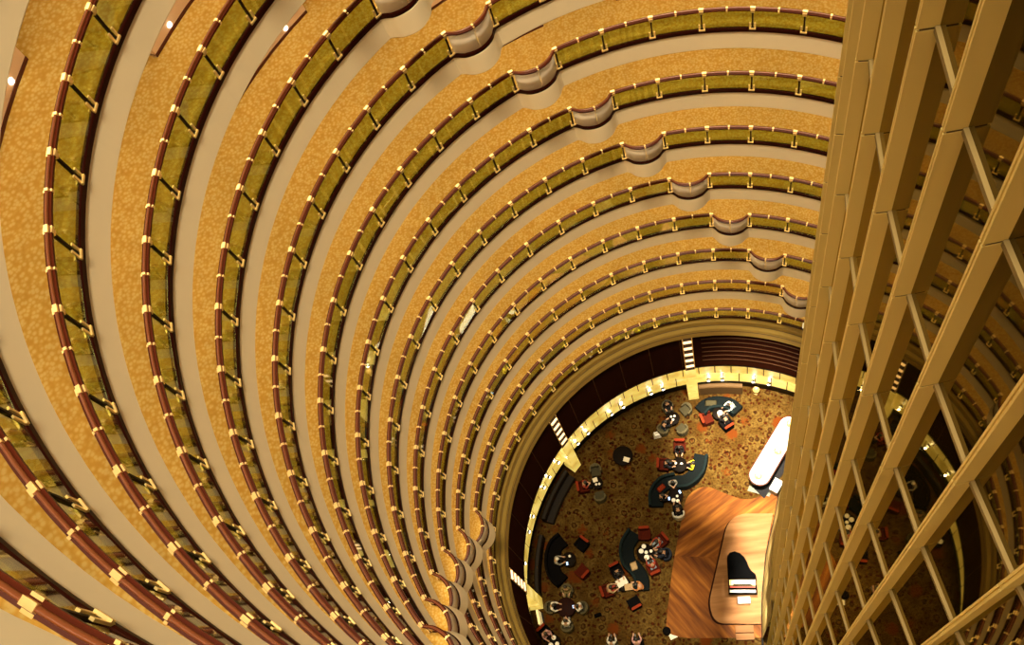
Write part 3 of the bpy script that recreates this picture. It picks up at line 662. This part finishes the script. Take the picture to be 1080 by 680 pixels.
# tub chair facing +y
def tub_chair(m_shell, m_seat, m_rim):
    root = empty('tub_chair')
    mb = MB(); n = 20; ts = [rad(-200 + 220 * q / n) for q in range(n + 1)]; fr = []
    vs = []; fs = []
    for q, t in enumerate(ts):
        e = Vector((math.cos(t), math.sin(t) * 0.95)); back = 0.5 - 0.5 * math.sin(t); top = 0.60 + 0.18 * max(0, -math.sin(t))
        for r_, z in ((0.36, 0.16), (0.36, top), (0.33, top + 0.02), (0.27, top), (0.27, 0.30)): vs.append((e.x * r_, e.y * r_, z))
    for q in range(n):
        for c in range(4): fs.append((q * 5 + c, q * 5 + 5 + c, q * 5 + 6 + c, q * 5 + 1 + c))
    fs += [(0, 1, 2, 3, 4), (n * 5 + 4, n * 5 + 3, n * 5 + 2, n * 5 + 1, n * 5)]
    mb.add(vs, fs, 0, False); mb.build('shell', m_shell, root)
    mb = MB(); mb.prism(rounded([(-0.27, -0.24), (0.27, -0.24), (0.28, 0.34), (-0.28, 0.34)], [0.2, 0.2, 0.08, 0.08]), 0.20, 0.42); mb.build('seat', m_seat, root)
    mb = MB(); fr = []
    for t in ts[6:15]:
        e = Vector((math.cos(t), math.sin(t) * 0.95, 0)); fr.append((e * 0.0, e, Vector((0, 0, 1))))
    mb.sweep(fr, [(0.19, 0.42), (0.265, 0.42), (0.265, 0.76), (0.22, 0.77)], smooth=True); mb.build('back_cushion', m_rim, root)
    for x in (-0.22, 0.22):
        for y in (-0.2, 0.26): mb = MB(); mb.box((x, y, 0.08), (0.05, 0.05, 0.16), 0, 0, 1.2); mb.build('leg', M['post'], root)
    return root
# square armchair facing +y
def armchair(m_body, m_trim):
    root = empty('armchair')
    mb = MB(); mb.prism(rounded([(-0.26, -0.2), (0.26, -0.2), (0.26, 0.34), (-0.26, 0.34)], [0.05] * 4, 4), 0.22, 0.44); mb.build('seat', m_body, root)
    mb = MB(); mb.prism(rounded([(-0.32, -0.36), (0.32, -0.36), (0.32, -0.2), (-0.32, -0.2)], [0.07] * 4, 4), 0.18, 0.84); mb.build('backrest', m_body, root)
    mb = MB(); mb.prism(rounded([(-0.31, -0.37), (0.31, -0.37), (0.29, -0.22), (-0.29, -0.22)], [0.07] * 4, 4), 0.84, 0.88); mb.build('top_roll', m_trim, root)
    for s_ in (-1, 1):
        mb = MB(); mb.box((s_ * 0.305, 0.06, 0.42), (0.09, 0.54, 0.44)); mb.build('armrest', m_body, root)
        for y in (-0.3, 0.28): mb = MB(); mb.box((s_ * 0.27, y, 0.10), (0.05, 0.05, 0.2), 0, 0, 1.2); mb.build('leg', M['post'], root)
    return root
protos = dict(grey=tub_chair(M['grey_chair'], M['grey_seat'], M['grey_chair']), pale=tub_chair(M['pale_chair'], M['black_chair'], M['pale_chair']), red=armchair(M['red_chair'], M['red_trim']), black=armchair(M['black_chair'], M['red_trim']), blue=tub_chair(M['cloth_navy'], M['black_chair'], M['cloth_navy']))
used = set()
def place(kind, xy, to, label, cat, group):
    o = protos[kind] if kind not in used else copy_tree(protos[kind]); used.add(kind)
    a = math.atan2(to[1] - xy[1], to[0] - xy[0]) - PI / 2
    o.location = (xy[0], xy[1], 0); o.rotation_euler = (0, 0, a)
    tag(o, label, cat, group); return o
def table(xy, r_, label, m_='table', h=0.66):
    root = empty('round_table', (*xy, 0)); tag(root, label, 'table', 'round lounge tables')
    mb = MB(); mb.lathe([(0, h), (r_ - 0.02, h), (r_, h - 0.015), (r_ - 0.01, h - 0.04), (0, h - 0.04)], 28); mb.build('tabletop', M[m_], root)
    mb = MB(); mb.lathe([(0, 0.05), (0.05, 0.05), (0.04, 0.3), (0.06, h - 0.04), (0, h - 0.04)], 14); mb.build('stem', M['post'], root)
    mb = MB(); mb.lathe([(0, 0), (r_ * 0.6, 0), (r_ * 0.58, 0.025), (0.06, 0.05), (0, 0.05)], 22); mb.build('base', M['post'], root)
    return root
T = dict(t1=(-2.42, 9.22), t2=(0.32, 9.36), solo=(-5.49, 7.09), t4=(-7.08, 5.52), t5a=(-2.2, 6.35), t5b=(-2.55, 4.50), t6a=(-4.42, 1.30), t6b=(-5.75, -0.42), t7=(-8.85, 1.10), t8=(-9.08, -1.58), t9=(-9.85, -3.45))
table(T['t1'], 0.42, 'small dark round table with cups ringed by grey tub chairs below the top lit pilaster')
table(T['t2'], 0.40, 'small dark round table in front of the curved sofa by the brown banquette')
table(T['solo'], 0.60, 'black round table standing alone on the carpet with one white card')
table(T['t4'], 0.36, 'small dark round table with white papers between two olive tub chairs')
table(T['t5a'], 0.45, 'dark round table in the upper hollow of the S-shaped sofa beyond the parquet', 'table')
table(T['t5b'], 0.45, 'dark round table in the lower hollow of the S-shaped sofa beyond the parquet', 'table')
table(T['t6a'], 0.52, 'dark round table crowded with white plates beside the parquet edge', 'table')
table(T['t6b'], 0.40, 'dark round table spread with a newspaper', 'table')
table(T['t7'], 0.42, 'dark round table in front of the black curved sofa')
table(T['t8'], 0.55, 'bare dark red round table with four people seated round it', 'table_red')
table(T['t9'], 0.42, 'dark round table with three white plates at the bottom edge of the lounge')

G1, G2 = 'olive grey tub chairs in the lounge', 'red armchairs in the lounge'
place('grey', (-2.68, 10.02), T['t1'], 'olive grey tub chair at the cup table, back to the onyx wall', 'chair', G1)
place('grey', (-1.58, 9.80), T['t1'], 'empty olive grey tub chair just below the top lit pilaster', 'chair', G1)
place('grey', (-1.90, 8.55), T['t1'], 'empty olive grey tub chair on the stage side of the cup table', 'chair', G1)
place('grey', (-3.05, 8.62), T['t1'], 'olive grey tub chair holding the black-clad person with the white bag', 'chair', G1)
place('grey', (-7.15, 6.35), T['t4'], 'empty olive tub chair on the wall side of the paper-strewn small table', 'chair', G1)
place('grey', (-6.95, 4.72), T['t4'], 'empty olive tub chair on the near side of the paper-strewn small table', 'chair', G1)
place('grey', (-9.02, -0.62), T['t8'], 'olive tub chair under the person in olive at the dark red table', 'chair', G1)
place('grey', (-9.98, -1.55), T['t8'], 'olive tub chair on the wall side of the dark red table', 'chair', G1)
place('grey', (-8.15, -1.62), T['t8'], 'olive tub chair on the stage side of the dark red table', 'chair', G1)
place('grey', (-9.05, -2.62), T['t8'], 'olive tub chair on the lower side of the dark red table', 'chair', G1)
place('pale', (-2.45, 3.50), T['t5b'], 'pale grey tub chair touching the tip of the parquet', 'chair', None)
place('red', (-0.42, 9.12), T['t2'], 'empty red armchair in front of the curved sofa by the brown banquette', 'chair', G2)
place('black', (0.70, 8.72), T['t2'], 'black armchair with a red top edge facing the curved sofa', 'chair', None)
place('red', (-7.92, 5.38), T['t4'], 'red armchair with a person beside the paper-strewn small table', 'chair', G2)
place('red', (-2.12, 7.50), T['t5a'], 'red armchair at the wall side of the upper S-sofa table', 'chair', G2)
place('red', (-3.15, 6.45), T['t5a'], 'red armchair at the outer side of the upper S-sofa table, beside its person in black', 'chair', G2)
place('red', (-4.45, 2.42), T['t6a'], 'empty red armchair on the wall side of the plate-covered table', 'chair', G2)
place('red', (-3.52, 1.98), T['t6a'], 'red armchair diagonally across the plate-covered table, toward the parquet tip', 'chair', G2)
place('red', (-4.05, 0.42), T['t6a'], 'red armchair on the lower side of the plate-covered table', 'chair', G2)
place('blue', (-3.30, 1.20), T['t6a'], 'dark navy tub chair between plate-covered table and parquet', 'chair', None)
place('red', (-6.72, -0.72), T['t6b'], 'red armchair on the wall side of the newspaper table', 'chair', G2)
place('black', (-6.15, 0.42), T['t6b'], 'black armchair with red top edge behind the newspaper table', 'chair', None)
place('black', (-5.22, -1.45), T['t6b'], 'black armchair at the low end of the S-shaped sofa by the newspaper table', 'chair', None)
place('black', (-8.10, 1.98), T['t7'], 'black armchair with red top edge across from the black curved sofa', 'chair', None)
place('red', (-8.12, 0.40), T['t7'], 'dark red empty armchair across from the black curved sofa', 'chair', G2)

# small round stool by the parquet corner
root = empty('stool', (-3.52, -3.0, 0)); tag(root, 'small black round stool at the lower corner of the parquet', 'stool')
mb = MB(); mb.lathe([(0, 0.40), (0.20, 0.40), (0.23, 0.43), (0.21, 0.48), (0, 0.50)], 18); mb.build('seat', M['black_chair'], root)
mb = MB(); mb.lathe([(0, 0), (0.2, 0), (0.2, 0.03), (0.04, 0.06), (0.04, 0.40), (0, 0.40)], 14); mb.build('stem', M['post'], root)
mb = MB(); mb.box((0, 0, 0.008), (0.42, 0.30, 0.014), 0, 0.4); o = mb.build('napkin', M['paper']); o.location = (-3.20, -3.22, 0.0); tag(o, 'white folded napkin on the carpet beside the black stool', 'napkin')
root = empty('brass_ashtray', (2.60, 10.70, 0)); tag(root, 'little brass standing ashtray on the carpet near the onyx wall', 'ashtray')
mb = MB(); mb.lathe([(0, 0.5), (0.16, 0.5), (0.20, 0.55), (0.18, 0.56), (0.14, 0.52), (0, 0.52)], 16); mb.build('dish', M['gold'], root)
mb = MB(); mb.lathe([(0, 0), (0.14, 0), (0.13, 0.03), (0.02, 0.05), (0.02, 0.5), (0, 0.5)], 12); mb.build('stem', M['brass'], root)
root = empty('lit_panel', (-10.60, -2.14, 0), rad(191)); tag(root, 'tall narrow glowing panel standing below the lowest lit pilaster', 'lit panel')
mb = MB(); mb.box((0, 0, 0.6), (0.12, 0.80, 1.1)); mb.build('panel', M['lit_plank'], root)
mb = MB(); mb.box((0, 0, 0.025), (0.3, 0.76, 0.05)); mb.build('base', M['black'], root)

# cushions, papers, cups, phones
def small(name, label, cat, mb, m_, loc, rz=0.0, group=None):
    o = mb.build(name, m_); o.location = loc; o.rotation_euler = (0, 0, rz); return tag(o, label, cat, group)
def pbox(d): mb = MB(); mb.box((0, 0, d[2] / 2), d); return mb
def cushion_mb(x, y):
    mb = MB(); n = 6; vs = []; fs = []
    for s_ in (1, -1):
        for i in range(n + 1):
            for j in range(n + 1):
                u, v_ = i / n * 2 - 1, j / n * 2 - 1; vs.append((u * x, v_ * y, 0.07 + s_ * 0.07 * ((1 - u ** 4) * (1 - v_ ** 4)) ** 0.5))
    for s_ in (0, 1):
        o = s_ * (n + 1) ** 2
        for i in range(n):
            for j in range(n): a = o + i * (n + 1) + j; fs.append((a, a + 1, a + n + 2, a + n + 1))
    mb.add(vs, fs, 0, True); return mb
small('cushion', 'dark olive cushion on the curved teal sofa by the brown banquette', 'cushion', cushion_mb(0.36, 0.2), M['grey_seat'], (-0.10, 10.06, 0.442), -0.1)
small('cushion', 'red cushion on the lower bend of the S-shaped sofa beyond the parquet', 'cushion', cushion_mb(0.26, 0.16), M['red_trim'], (-3.35, 5.05, 0.442), 0.7)
small('cushion', 'pale cushion in the middle of the S-shaped sofa by the parquet edge', 'cushion', cushion_mb(0.20, 0.24), M['cloth_tan'], (-5.15, 0.60, 0.442), 0.3)
small('card', 'white menu card on the lone black round table', 'card', pbox((0.36, 0.28, 0.012)), M['paper'], (-5.28, 6.83, 0.66), -0.35)
small('newspaper', 'white newspaper spread over the dark table beside the red armchair', 'newspaper', pbox((0.62, 0.44, 0.02)), M['paper'], (-5.86, -0.30, 0.66), 0.5)
small('newspaper', 'cream folded newspaper on the same table as the white one, toward the parquet', 'newspaper', pbox((0.46, 0.36, 0.02)), M['cloth_tan'], (-5.48, -0.58, 0.66), 0.1)
small('paper', 'white paper on the wall side of the table between olive tub chairs', 'paper', pbox((0.28, 0.26, 0.01)), M['paper'], (-7.18, 5.70, 0.66), 0.3)
def plate(r_):
    mb = MB(); mb.lathe([(0, 0), (r_ * 0.6, 0), (r_, 0.022), (r_ * 0.98, 0.028), (r_ * 0.62, 0.010), (0, 0.010)], 18); return mb
def cup_at(loc, label, group):
    root = empty('teacup', loc, random.random() * 6); tag(root, label, 'cup', group)
    mb = MB(); mb.lathe([(0, 0), (0.04, 0), (0.075, 0.015), (0.073, 0.02), (0.03, 0.008), (0, 0.008)], 14); mb.build('saucer', M['china'], root)
    mb = MB(); mb.lathe([(0, 0.008), (0.025, 0.008), (0.045, 0.07), (0.041, 0.07), (0.022, 0.016), (0, 0.016)], 14); mb.build('cup', M['china'], root)
    mb = MB(); mb.box((0.058, 0, 0.04), (0.03, 0.008, 0.03)); mb.build('handle', M['china'], root)
for dx, dy, txt, tk in ((-0.08, 0.10, 'the wall side of the table ringed by grey tub chairs', 't1'), (0.02, -0.10, 'the stage side of the table ringed by grey tub chairs', 't1'), (0.12, 0.12, 'the pilaster side of the table ringed by grey tub chairs', 't1'),
                        (-0.04, -0.10, 'the paper-strewn small table, nearer its edge', 't4'), (0.14, -0.08, 'the paper-strewn small table, nearer the carpet centre', 't4'), (0.05, 0.18, 'the table facing the black curved sofa', 't7'),
                        (-0.2, 0.1, 'the upper S-sofa table, by the person in black', 't5a'), (0.12, 0.05, 'the upper S-sofa table, by the person in yellow', 't5a'), (0.1, -0.02, 'the lower S-sofa table beside the glowing phone', 't5b')):
    cup_at((T[tk][0] + dx, T[tk][1] + dy, 0.66), 'white teacup on ' + txt, 'white teacups on the tables')
for dx, dy, r_, txt, tk in ((-0.10, 0.36, 0.13, 'at the wall end of the crowded table by the parquet', 't6a'), (-0.26, 0.10, 0.14, 'on the sofa side of the crowded table by the parquet', 't6a'), (0.02, 0.02, 0.10, 'in the middle of the crowded table by the parquet', 't6a'),
                            (0.04, -0.26, 0.15, 'at the lower end of the crowded table by the parquet', 't6a'), (0.30, 0.08, 0.09, 'on the parquet side of the crowded table', 't6a'), (0.06, 0.0, 0.16, 'on the table before the curved sofa by the brown banquette', 't2'),
                            (-0.12, -0.25, 0.12, 'on the lower S-sofa table, outer one', 't5b'), (0.12, -0.30, 0.10, 'on the lower S-sofa table, by the pale chair', 't5b'), (0.05, 0.22, 0.13, 'at the top of the bottommost table', 't9'), (-0.12, -0.18, 0.14, 'at the wall side of the bottommost table', 't9'), (0.24, -0.12, 0.12, 'at the stage side of the bottommost table', 't9')):
    small('plate', 'round white plate ' + txt, 'plate', plate(r_), M['china'], (T[tk][0] + dx, T[tk][1] + dy, 0.66), 0, 'white plates on the tables')
for x, y, z, txt in ((-2.28, 4.72, 0.66, 'on the lower S-sofa table next to a cup'), (-2.92, 4.36, 0.66, 'on the lower S-sofa table before the seated person'), (-8.95, 0.86, 0.66, 'on the table facing the black curved sofa')):
    small('phone', 'glowing phone lying ' + txt, 'phone', pbox((0.10, 0.18, 0.012)), M['screen'], (x, y, z), random.random(), 'glowing phones on the tables')
# handbag
root = empty('handbag', (-7.35, -2.0, 0), 0.3); tag(root, 'black handbag on the carpet beside the dark red table', 'bag')
mb = MB(); mb.box((0, 0, 0.16), (0.42, 0.2, 0.32), 0, 0, 0.8); mb.build('body', M['black_chair'], root)
mb = MB(); fr = [(Vector((0.12 * math.cos(a), 0, 0.32 + 0.14 * math.sin(a))), Vector((math.cos(a), 0, math.sin(a))), Vector((0, 1, 0))) for a in [PI * q / 10 for q in range(11)]]
mb.sweep(fr, [(-0.01, -0.01), (0.01, -0.01), (0.01, 0.01), (-0.01, 0.01)]); mb.build('handle', M['black_chair'], root)
root = empty('handbag', (-3.42, 8.40, 0), 0.2); tag(root, 'white soft bag standing beside the person in black at the cup table', 'bag')
mb = MB(); mb.box((0, 0, 0.2), (0.45, 0.34, 0.4), 0, 0, 0.7); mb.build('body', M['cloth_white'], root)
mb = MB(); fr = [(Vector((0.10 * math.cos(a), 0, 0.40 + 0.12 * math.sin(a))), Vector((math.cos(a), 0, math.sin(a))), Vector((0, 1, 0))) for a in [PI * q / 10 for q in range(11)]]
mb.sweep(fr, [(-0.012, -0.012), (0.012, -0.012), (0.012, 0.012), (-0.012, 0.012)]); mb.build('handle', M['cloth_white'], root)

# ------------------------------------------------------------------ people (seated, facing +y, floor at z = 0)
def skin_mesh(name, verts, edges, radii, root, levels=1):
    me = bpy.data.meshes.new(name + '_skeleton'); me.from_pydata(verts, edges, []); o = bpy.data.objects.new(name + '_skeleton', me); C.objects.link(o)
    md = o.modifiers.new('skin', 'SKIN'); md.use_smooth_shade = True
    sv = me.skin_vertices[0].data
    for i, r_ in enumerate(radii): sv[i].radius = (r_, r_) if not isinstance(r_, tuple) else r_; sv[i].use_root = (i == root)
    ss = o.modifiers.new('subsurf', 'SUBSURF'); ss.levels = levels; ss.render_levels = levels
    dg = bpy.context.evaluated_depsgraph_get(); dg.update()
    out_me = bpy.data.meshes.new_from_object(o.evaluated_get(dg)); out_me.name = name
    bpy.data.objects.remove(o); bpy.data.meshes.remove(me)
    return out_me
class Sk:
    def __init__(s): s.v = []; s.e = []; s.r = []
    def p(s, co, r_, prev=None):
        s.v.append(co); s.r.append(r_)
        if prev is not None: s.e.append((prev, len(s.v) - 1))
        return len(s.v) - 1
def pose(lean, arms, head):
    """joint positions for a seated figure"""
    J = {}
    J['pel'] = Vector((0, -0.02, 0.56)); up = Vector((0, math.sin(lean), math.cos(lean)))
    J['sp'] = J['pel'] + up * 0.20; J['ch'] = J['pel'] + up * 0.40; J['nk'] = J['pel'] + up * 0.56
    hu = Vector((0, math.sin(lean + head), math.cos(lean + head)))
    J['h0'] = J['nk'] + hu * 0.08; J['h1'] = J['nk'] + hu * 0.16; J['h2'] = J['nk'] + hu * 0.25; J['fw'] = Vector((0, math.cos(lean + head), -math.sin(lean + head)))
    for s_ in (-1, 1):
        J['sh', s_] = J['ch'] + up * 0.07 + Vector((s_ * 0.18, 0, 0))
        if arms == 'table': J['el', s_] = J['sh', s_] + Vector((s_ * 0.07, 0.12, -0.24)); J['wr', s_] = J['el', s_] + Vector((-s_ * 0.07, 0.24, 0.02))
        elif arms == 'phone': J['el', s_] = J['sh', s_] + Vector((s_ * 0.05, 0.08, -0.26)); J['wr', s_] = J['el', s_] + Vector((-s_ * 0.15, 0.18, 0.09))
        else: J['el', s_] = J['sh', s_] + Vector((s_ * 0.09, 0.03, -0.27)); J['wr', s_] = J['el', s_] + Vector((-s_ * 0.08, 0.23, -0.05))
        J['hp', s_] = J['pel'] + Vector((s_ * 0.09, 0.03, -0.02)); J['kn', s_] = Vector((s_ * 0.13, 0.42, 0.52)); J['an', s_] = Vector((s_ * 0.12, 0.43, 0.09)); J['to', s_] = Vector((s_ * 0.13, 0.58, 0.035))
    return J
def make_person(lean, arms, head):
    J = pose(lean, arms, head); s = Sk()
    pel = s.p(J['pel'], (0.13, 0.10)); sp = s.p(J['sp'], (0.12, 0.09), pel); ch = s.p(J['ch'], (0.14, 0.10), sp); nk = s.p(J['nk'], 0.052, ch)
    h0 = s.p(J['h0'], 0.062, nk); h1 = s.p(J['h1'], (0.078, 0.09), h0); h2 = s.p(J['h2'], 0.06, h1)
    s.p(J['h1'] + J['fw'] * 0.105 - Vector((0, 0, 0.02)), 0.012, h1)                    # nose
    for q in (-1, 1): s.p(J['h1'] + Vector((q * 0.088, -0.01, 0)), 0.016, h1)            # ears
    for q in (-1, 1):
        a = s.p(J['sh', q], 0.055, ch); b = s.p(J['el', q], 0.042, a); c = s.p(J['wr', q], 0.028, b)
        d = (J['wr', q] - J['el', q]).normalized(); sd = Vector((q, 0, 0)); sd = (sd - d * sd.dot(d)).normalized(); dn = d.cross(sd) * (-q); dn = dn if dn.z < 0 else -dn
        pm = s.p(J['wr', q] + d * 0.06, (0.036, 0.016), c)
        for f_, off, ln in ((0, -0.030, 0.070), (1, -0.010, 0.080), (2, 0.010, 0.075), (3, 0.030, 0.058)):
            k1 = s.p(J['wr', q] + d * 0.095 + sd * off, 0.0095, pm); k2 = s.p(J['wr', q] + d * (0.095 + ln * 0.55) + sd * off * 1.15 + dn * 0.012, 0.0085, k1); s.p(J['wr', q] + d * (0.095 + ln * 0.9) + sd * off * 1.15 + dn * 0.035, 0.0075, k2)
        th1 = s.p(J['wr', q] + d * 0.045 - sd * 0.045 + dn * 0.008, 0.011, c); s.p(J['wr', q] + d * 0.085 - sd * 0.060 + dn * 0.02, 0.009, th1)
        hp = s.p(J['hp', q], 0.085, pel); kn = s.p(J['kn', q], 0.058, hp); an = s.p(J['an', q], 0.038, kn); s.p(J['to', q], 0.030, an)
    body = skin_mesh('person', s.v, s.e, s.r, pel)
    s = Sk(); pel = s.p(J['pel'] + Vector((0, 0, 0.03)), (0.145, 0.115)); sp = s.p(J['sp'], (0.14, 0.108), pel); ch = s.p(J['ch'], (0.158, 0.118), sp); s.p(J['ch'].lerp(J['nk'], 0.72), 0.07, ch)
    for q in (-1, 1): a = s.p(J['sh', q], 0.07, ch); b = s.p(J['el', q], 0.054, a); s.p(J['el', q].lerp(J['wr', q], 0.85), 0.040, b)
    shirt = skin_mesh('shirt', s.v, s.e, s.r, sp)
    s = Sk(); pel = s.p(J['pel'], (0.142, 0.112))
    for q in (-1, 1): hp = s.p(J['hp', q], 0.098, pel); kn = s.p(J['kn', q], 0.070, hp); s.p(J['an', q] + Vector((0, 0, 0.03)), 0.052, kn)
    trousers = skin_mesh('trousers', s.v, s.e, s.r, pel)
    # hair cap over the crown and back of the head
    mb = MB(); hd = J['h1'] + (J['h2'] - J['h1']) * 0.38; up = (J['h2'] - J['h1']).normalized(); fw = J['fw'].normalized(); n = 14
    vs = []; fs = []
    for i in range(8):
        for j in range(n):
            a = 2 * PI * j / n; front = math.cos(a); lim = rad(62) if front > 0.3 else rad(118); ph = lim * i / 7
            d = up * math.cos(ph) + (fw * math.cos(a) + Vector((1, 0, 0)) * math.sin(a)) * math.sin(ph); vs.append(hd + d * 0.108)
    for i in range(7):
        for j in range(n): fs.append((i * n + j, i * n + (j + 1) % n, (i + 1) * n + (j + 1) % n, (i + 1) * n + j))
    mb.add(vs, fs, 0, True); hair = mb.mesh('hair', M['hair_black'])
    mb = MB()
    for q in (-1, 1): mb.box(J['h1'] + fw * 0.092 + Vector((q * 0.032, 0, 0)) + up * 0.02, (0.024, 0.014, 0.012))
    mb.box(J['h1'] + fw * 0.088 - up * 0.055, (0.05, 0.014, 0.012)); face = mb.mesh('face_features', M['feature'])
    mb = MB()
    for q in (-1, 1):
        c = (J['an', q] + J['to', q]) / 2; mb.box((c.x, c.y + 0.01, 0.045), (0.095, 0.26, 0.085), 0, 0, 0.75)
    shoes = mb.mesh('shoes', M['shoe'])
    for me_ in (body, shirt, trousers):
        me_.materials.clear(); me_.materials.append(M['skin'])
    return dict(body=body, shirt=shirt, trousers=trousers, hair=hair, face=face, shoes=shoes)
POSES = dict(table=make_person(rad(14), 'table', rad(10)), phone=make_person(rad(6), 'phone', rad(26)), rest=make_person(rad(-10), 'rest', rad(12)), read=make_person(rad(22), 'table', rad(18)))
def person(xy, to, pz, top, legs, label, hair='black', dz=0.0):
    P_ = POSES[pz]; o = inst('person', P_['body'], None, (xy[0], xy[1], dz), math.atan2(to[1] - xy[1], to[0] - xy[0]) - PI / 2)
    tag(o, label, 'person')
    for nm, key, m_ in (('shirt', 'shirt', 'cloth_' + top), ('trousers', 'trousers', 'cloth_' + legs), ('hair', 'hair', 'hair_' + hair), ('face_features', 'face', None), ('shoes', 'shoes', None)):
        c = inst(nm, P_[key], o)
        if m_: c.material_slots[0].link = 'OBJECT'; c.material_slots[0].material = M[m_]
    return o
person((-2.96, 8.68), T['t1'], 'table', 'black', 'navy', 'person in black leaning over the cup table beside a white bag')
person((-2.66, 9.98), T['t1'], 'rest', 'black', 'black', 'person in black in the tub chair backed by the onyx wall')
person((1.15, 9.80), T['t2'], 'read', 'white', 'denim', 'person in white shirt and pale jeans bending on the curved sofa by the brown banquette')
person((0.70, 8.80), T['t2'], 'table', 'black', 'black', 'person in black seated in the black armchair facing the curved sofa')
person((-1.50, 6.25), T['t5a'], 'rest', 'yellow', 'black', 'person in bright yellow top on the S-shaped sofa')
person((-2.13, 7.40), T['t5a'], 'table', 'black', 'black', 'person in black in the red armchair at the wall side of the S-sofa table')
person((-3.02, 6.40), T['t5a'], 'table', 'black', 'navy', 'person in black in the outer red armchair at the S-sofa table')
person((-3.38, 4.42), T['t5b'], 'phone', 'black', 'black', 'person in black looking down on the lower bend of the S-shaped sofa')
person((-2.66, 5.30), T['t5b'], 'phone', 'grey', 'black', 'person in grey on the middle of the S-shaped sofa beyond the parquet')
person((-2.45, 3.55), T['t5b'], 'table', 'black', 'black', 'person in black in the pale tub chair at the tip of the parquet')
person((-3.34, 1.20), T['t6a'], 'table', 'navy', 'navy', 'person in navy between the plate-covered table and the parquet')
person((-3.60, 1.94), T['t6a'], 'table', 'red', 'denim', 'person in dull red with pale jeans in the red armchair toward the parquet tip')
person((-4.06, 0.50), T['t6a'], 'table', 'red', 'denim', 'person in dull red on the lower side of the plate-covered table')
person((-4.72, -0.62), T['t6b'], 'read', 'orange', 'black', 'person in orange-red top bending from the low end of the sofa toward the newspaper')
person((-6.64, -0.72), T['t6b'], 'table', 'tan', 'red', 'person in tan in the red armchair reading at the newspaper table')
person((-6.13, 0.36), T['t6b'], 'read', 'black', 'black', 'person in black in the armchair behind the newspaper table')
person((-7.84, 5.40), T['t4'], 'phone', 'red', 'black', 'person in red at the small table between olive tub chairs')
person((-9.62, 1.00), T['t7'], 'table', 'grey', 'black', 'white-haired person in grey on the black curved sofa', 'white')
person((-9.02, -0.68), T['t8'], 'rest', 'olive', 'olive', 'person in olive at the dark red table, back to the long dark banquette')
person((-9.90, -1.55), T['t8'], 'table', 'white', 'black', 'person in white at the wall side of the dark red table')
person((-8.22, -1.62), T['t8'], 'phone', 'white', 'black', 'person in white with a glowing phone at the stage side of the dark red table')
person((-9.05, -2.55), T['t8'], 'phone', 'white', 'grey', 'person in white at the lower side of the dark red table')
person((-10.30, -2.93), T['t9'], 'table', 'pink', 'pink', 'person in pink beside the table of three plates', dz=0.0)
place('black', (-10.33, -2.90), T['t9'], 'black armchair beside the table of three plates', 'chair', None)
place('black', (-5.15, -3.75), (-5.2, -2.6), 'black armchair under the person in pink at the bottom of the lounge', 'chair', None)
person((-5.15, -3.70), (-5.2, -2.6), 'table', 'pink', 'black', 'person in pink at the bottom of the lounge, level with the black stool')
place('grey', (-6.55, -3.75), (-6.5, -2.6), 'olive tub chair under the person in white at the bottom of the lounge', 'chair', G1)
person((-6.55, -3.70), (-6.5, -2.6), 'table', 'white', 'black', 'person in white at the bottom of the lounge, seated next to the one in pink')
small('phone', 'glowing phone held by a person in white at the dark red table', 'phone', pbox((0.09, 0.16, 0.012)), M['screen'], (-8.62, -1.60, 0.86), 0.2, None)
